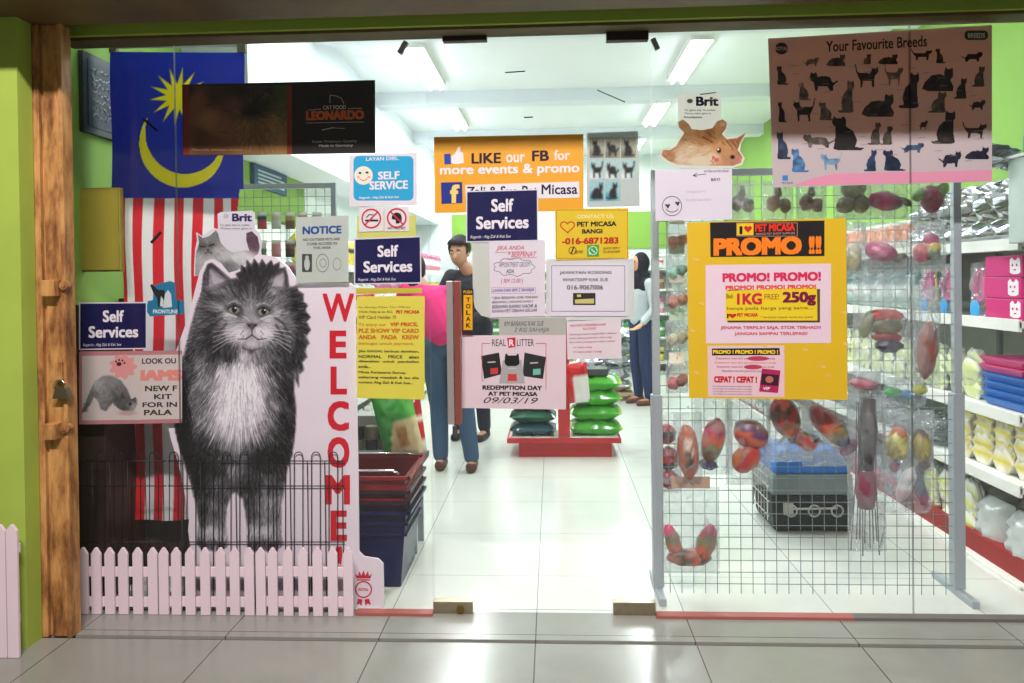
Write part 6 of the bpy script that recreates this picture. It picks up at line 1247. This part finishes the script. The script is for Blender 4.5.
# bunch of feather wands
r = empty('wand_bundle', U(866, 560, GY - .04), 'dark bundle of feather wands hanging down the wire stand', 'toy')
Y = GY - .04
m = MB()
for k in range(9):
    x0 = 856 + k * 2.4; pts = [U(x0, 402, Y), U(x0 + random.uniform(-1, 1), 480, Y), U(852 + k * 3.6 + random.uniform(-2, 2), 548 + random.uniform(-10, 8), Y)]; [setattr(p, 'y', Y + random.uniform(-.012, .012)) for p in pts]; m.tube(pts, .0022, 5)
m.build('wand_sticks', cm((80, 60, 66)), r)
m = MB(); m.tube([U(868, 398, Y), U(868, 430, Y), U(866, 470, Y)], [.03, .038, .03], 12); m.build('wrapped_sleeve', cm((84, 84, 86), .4), r, smooth=True)
m = MB(); m.tube([U(866, 470, Y), U(866, 492, Y), U(866, 508, Y)], [.034, .045, .03], 12); m.build('feather_tuft', cm((130, 60, 80), .8), r, smooth=True)
b_ = scrunch(.16, .68, .08, 5); t_ = U(866, 395, Y); b_.v = [(x + t_.x, y + Y, z + t_.z - .66) for x, y, z in b_.v]; b_.build('plastic_bag', clear, r, smooth=True)
MB().tube([(t_.x, GY + .014, t_.z + .03), (t_.x, Y, t_.z + .03), (t_.x, Y, t_.z - .02)], .002, 6).build('hook', greym, r)
# fold-out pet carrier on the floor
f0, f1 = UZ(772, 533), UZ(840, 533)
w_ = .44; X0 = f0.x; Y0 = f0.y; d_ = .42; zz = [.0, .2, .3, .41]
r = empty('pet_carrier', (X0 + w_ / 2, Y0 + d_ / 2, 0), 'black, grey and blue pet carrier on the floor behind the wire stand', 'pet carrier')
def fr(sx, z): e = sx; return [(X0 + e, Y0 + e, z), (X0 + w_ - e, Y0 + e, z), (X0 + w_ - e, Y0 + d_ - e, z), (X0 + e, Y0 + d_ - e, z)]
MB().hexa(fr(.02, .003), fr(0, .2)).build('carrier_base', cm((44, 48, 50), .45), r, bevel=.012)
MB().hexa(fr(.006, .201), fr(.012, .31)).build('carrier_body', cm((126, 140, 144), .4), r, bevel=.008)
MB().hexa(fr(.012, .311), fr(.06, .43)).build('carrier_lid', cm((40, 110, 190), .4), r, bevel=.014)
m = MB()
for k in range(6): m.tube([(X0 - .006, Y0 + .06 + k * .06, .05), (X0 - .006, Y0 + .06 + k * .06, .3)], .004, 6)
for z in (.08, .16, .24, .29): m.tube([(X0 - .006, Y0 + .04, z), (X0 - .006, Y0 + d_ - .04, z)], .004, 6)
m.build('wire_door', mat('chrome', (200, 200, 200), .15, 1), r)
m = MB(); yf = Y0 - .006
m.tube([(X0 + .1, yf, .13), (X0 + .34, yf, .135)], .006, 8)
for x in (.1, .22, .34): m.tube([(X0 + x + .03 * math.cos(t), yf, .12 + .03 * math.sin(t)) for t in [2 * math.pi * k / 12 for k in range(13)]], .005, 6)
m.box((X0 + .06, yf - .006, .1), (X0 + .11, yf + .008, .16)); m.build('latch', cm((190, 190, 186), .35), r)
m = MB(); m.tube([(X0 + .1, Y0 + d_ / 2, .43), (X0 + .13, Y0 + d_ / 2, .47), (X0 + .31, Y0 + d_ / 2, .47), (X0 + .34, Y0 + d_ / 2, .43)], .011, 8); m.build('handle', cm((40, 44, 46), .4), r, smooth=True)
# long folded crate leaning left of it
# ================================================================== PEOPLE
def capsule(mb, a, b, r0, r1, n=16):
    a, b = Vector(a), Vector(b); d = (b - a); L_ = d.length; d.normalize(); pts = []; rs = []
    for k in range(5): t = math.pi / 2 * (1 - k / 4); pts.append(a - d * r0 * math.sin(t)); rs.append(max(.0015, r0 * math.cos(t)))
    for k in range(1, 5): t = math.pi / 2 * k / 4; 
    for k in range(5): t = math.pi / 2 * (k / 4); pts.append(b + d * r1 * math.sin(t)); rs.append(max(.0015, r1 * math.cos(t)))
    mb.tube(pts, rs, n); return mb
def remesh(mb, name, m, parent, vox=.008, sm=6, fn=None, smooth=True):
    o = mb.build(name, m, None); md = o.modifiers.new('r', 'REMESH'); md.mode = 'VOXEL'; md.voxel_size = vox
    s_ = o.modifiers.new('s', 'SMOOTH'); s_.iterations = sm; s_.factor = .5
    bpy.context.view_layer.update(); me = bake(o, name); mats = list(o.data.materials); bpy.data.objects.remove(o)
    me.materials.clear()
    for v in mats: me.materials.append(v)
    if fn:
        a = me.color_attributes.new('Col', 'FLOAT_COLOR', 'POINT'); a.data.foreach_set('color', [x for v in me.vertices for x in lin(fn(v.co))])
    oo = bpy.data.objects.new(name, me); C.objects.link(oo); me.polygons.foreach_set('use_smooth', [True] * len(me.polygons))
    if parent: oo.parent = parent
    return oo
skin = mat('skin_brown', (190, 140, 108), .55, noise=.05)
def person(label, loc, rz, P, scale, cols, hair, sandals=False, headtilt=0):
    """P: joints in local metres, x right, -y facing"""
    r = empty('person', loc, label, 'person', rz=rz); r.scale = (scale,) * 3
    V = lambda k: Vector(P[k]); bd = MB()
    hd = V('head')
    bd.ell(hd, (.076, .095, .118), nu=20, nv=14); capsule(bd, V('neck'), hd + Vector((0, .015, -.06)), .055, .05)
    F_ = Matrix.Rotation(headtilt, 3, 'X')
    fp = lambda x, y, z: hd + F_ @ Vector((x, y, z))
    bd.ell(fp(0, -.025, -.06), (.052, .06, .05), nu=14, nv=9); capsule(bd, fp(0, -.09, .005), fp(0, -.108, -.022), .009, .014, 8)
    for s in (-1, 1): bd.ell(fp(s * .078, .01, -.01), (.012, .02, .032), nu=8, nv=6); bd.ell(fp(s * .033, -.078, .03), (.024, .014, .01), nu=8, nv=6)
    bd.ell(fp(0, -.082, -.055), (.026, .014, .008), nu=10, nv=6); bd.ell(fp(0, -.083, -.07), (.022, .013, .007), nu=10, nv=6)
    for s in 'lr':
        capsule(bd, V('sh' + s), V('el' + s), .048, .04); capsule(bd, V('el' + s), V('wr' + s), .038, .026)
        wr, hn = V('wr' + s), V('ha' + s); d = (hn - wr).normalized(); side = Vector((0, -1, 0)) if abs(d.z) > .6 else Vector((1, 0, 0)); side = (side - d * side.dot(d)).normalized(); nrm = d.cross(side)
        for q_ in range(4):
            o_ = side * (.03 - .02 * q_); capsule(bd, wr + d * .02 + o_ * .7, wr + d * .09 + o_, .014, .0115, 8)
            l_ = [.068, .078, .072, .056][q_]; a_ = wr + d * .095 + o_ * 1.12; b_ = a_ + d * l_ * .5 + nrm * .006; capsule(bd, a_, b_, .0088, .0084, 8); capsule(bd, b_, b_ + d * l_ * .42 + nrm * .02, .0084, .007, 8)
        a_ = wr + d * .03 + side * .03; b_ = a_ + d * .03 + side * .025; capsule(bd, a_, b_, .012, .01, 8); capsule(bd, b_, b_ + d * .03 + side * .004, .01, .008, 8)
        capsule(bd, V('hi' + s), V('kn' + s), .075, .052); capsule(bd, V('kn' + s), V('an' + s), .05, .034); ft = V('an' + s); capsule(bd, ft + Vector((0, .03, -.045)), ft + Vector((0, -.13, -.055)), .034, .026)
    capsule(bd, V('pelvis'), V('chest'), .12, .13); capsule(bd, V('shl'), V('shr'), .05, .05); capsule(bd, V('hil'), V('hir'), .09, .09)
    body = remesh(bd, 'body', skin, r, .006, 3)
    # clothes
    sh_ = MB(); capsule(sh_, V('pelvis') + Vector((0, 0, .02)), V('chest'), .145, .155); capsule(sh_, V('shl') + Vector((0, 0, -.01)), V('shr') + Vector((0, 0, -.01)), .066, .066); capsule(sh_, V('hil') + Vector((0, 0, .06)), V('hir') + Vector((0, 0, .06)), .1, .1)
    for s in 'lr':
        e_ = V('el' + s); capsule(sh_, V('sh' + s), e_, .064, .054)
        if cols.get('long'): capsule(sh_, e_, e_.lerp(V('wr' + s), .9), .05, .038)
    remesh(sh_, 'shirt', cm(cols['shirt'], .85), r, .009, 5)
    tr = MB()
    for s in 'lr': capsule(tr, V('hi' + s), V('kn' + s), .1, .074); capsule(tr, V('kn' + s), V('an' + s) + Vector((0, 0, .01)), .07, .056)
    capsule(tr, V('hil') + Vector((0, 0, .02)), V('hir') + Vector((0, 0, .02)), .11, .11)
    remesh(tr, 'trousers', cm(cols['jeans'], .85), r, .009, 4)
    for s in 'lr':
        ft = V('an' + s); f_ = MB(); capsule(f_, ft + Vector((0, .035, -.062)), ft + Vector((0, -.14, -.07)), .042, .036)
        if not sandals: capsule(f_, ft + Vector((0, .02, -.03)), ft + Vector((0, .0, -.06)), .042, .045)
        o = remesh(f_, 'shoe', cm(cols['shoe'], .5), r, .007, 3)
        for v in o.data.vertices: v.co.z = max(v.co.z, .001)
    for v in body.data.vertices: v.co.z = max(v.co.z, .012)
    m = MB()
    for s in (-1, 1): m.ell(fp(s * .032, -.089, .013), (.013, .006, .006), nu=10, nv=6, mi=0); m.ell(fp(s * .032, -.094, .012), (.0055, .003, .0055), nu=8, nv=5, mi=1)
    m.build('eyes', [cm((220, 214, 206), .3), cm((26, 18, 16), .2)], None).parent = r
    m = MB(); 
    for s in (-1, 1): m.tube([fp(s * .016, -.09, .036), fp(s * .034, -.092, .042), fp(s * .052, -.08, .036)], .004, 6)
    m.build('eyebrows', cm((30, 24, 22), .8), None).parent = r
    m = MB(); m.tube([fp(-.022, -.0935, -.062), fp(0, -.0975, -.062), fp(.022, -.0935, -.062)], .003, 6); m.build('mouth', cm((120, 66, 60), .5), None).parent = r
    hm = MB()
    if hair == 'short':
        hm.ell(hd + Vector((0, .015, .04)), (.094, .106, .112), nu=20, nv=14); hm.ell(fp(0, -.03, .085), (.08, .062, .045), nu=16, nv=9)
        o = remesh(hm, 'hair', cm((36, 32, 34), .7), r, .007, 2); rr = random.Random(1)
        for v in o.data.vertices:
            if (v.co - hd).y < -.03 and (v.co - hd).z < .055: v.co += Vector((0, .05, .02))
            v.co += Vector((rr.uniform(-.004, .004),) * 3)
    elif hair == 'hijab':
        hm.ell(hd + Vector((0, .03, .02)), (.1, .1, .13), nu=20, nv=14); hm.ell(hd + Vector((0, .02, -.13)), (.11, .11, .12), nu=18, nv=12); hm.ell(hd + Vector((0, .03, -.24)), (.19, .13, .12), nu=18, nv=12); hm.ell(hd + Vector((0, -.06, -.2)), (.12, .07, .12), nu=18, nv=12); capsule(hm, hd + Vector((-.07, -.02, .04)), hd + Vector((-.06, -.02, -.1)), .03, .04); capsule(hm, hd + Vector((.07, -.02, .04)), hd + Vector((.06, -.02, -.1)), .03, .04)
        remesh(hm, 'headscarf', cm((26, 26, 34), .85), r, .008, 4)
    else:
        hm.ell(hd + Vector((0, .03, .02)), (.092, .09, .12), nu=20, nv=14); capsule(hm, hd + Vector((0, .08, -.03)), hd + Vector((0, .11, -.24)), .06, .035); remesh(hm, 'hair', cm((30, 24, 22), .6), r, .007, 3)
    return r
stand = dict(head=(0, -.02, 1.62), neck=(0, .01, 1.46), chest=(0, .01, 1.28), pelvis=(0, .01, 1.0), shl=(-.17, .01, 1.4), shr=(.17, .01, 1.4), ell=(-.25, .02, 1.12), elr=(.25, .02, 1.12), wrl=(-.24, -.14, .95), wrr=(.24, -.14, .95), hal=(-.23, -.22, .9), har=(.23, -.22, .9),
             hil=(-.09, .01, .92), hir=(.09, .01, .92), knl=(-.1, -.01, .49), knr=(.1, -.01, .49), anl=(-.11, .03, .1), anr=(.11, .03, .1))
p_ = UZ(480, 439)
pm_ = dict(stand); pm_.update(head=(-.045, -.12, 1.6), neck=(0, -.03, 1.44), chest=(0, -.01, 1.26), wrl=(-.12, -.3, 1.02), wrr=(.12, -.3, 1.04), hal=(-.06, -.36, .98), har=(.06, -.36, 1.0), ell=(-.3, -.04, 1.14), elr=(.28, -.04, 1.14))
man = person('person in a dark long-sleeved shirt and black jeans, looking down behind the glass door', (p_.x - .075, p_.y, 0), -.25, pm_, 1.0, dict(shirt=(44, 44, 52), jeans=(36, 40, 54), shoe=(40, 36, 38), long=1), 'short', headtilt=.25)
# shopper in pink, seen from behind, stepping left
p_ = UZ(454, 471)
pk = dict(stand); pk.update(head=(.3, -.16, 1.44), neck=(.24, -.1, 1.33), chest=(.17, -.06, 1.18), pelvis=(.07, .01, .98), shl=(.04, -.08, 1.27), shr=(.34, -.06, 1.29), ell=(-.02, -.12, 1.03), elr=(.44, -.12, 1.05), wrl=(.1, -.3, .98), wrr=(.4, -.32, .98), hal=(.15, -.37, .97), har=(.36, -.4, .98), hil=(-.02, .01, .9), hir=(.14, .01, .9), anl=(-.13, .04, .1), anr=(.1, -.02, .1), knl=(-.08, .02, .49), knr=(.11, -.03, .5))
person('person in a pink top and blue jeans standing with back turned by the door handle', (p_.x - .0, p_.y + .02, 0), math.pi, pk, 1.0, dict(shirt=(216, 52, 116), jeans=(62, 88, 116), shoe=(96, 56, 44), long=0), 'long', sandals=True)
p_ = UZ(640, 404)
wh = dict(stand)
person('person in a black headscarf, grey shirt and dark jeans at the back of the shop', (p_.x + .02, p_.y, 0), -1.1, wh, .93, dict(shirt=(176, 184, 186), jeans=(40, 52, 84), shoe=(110, 70, 60), long=1), 'hijab')
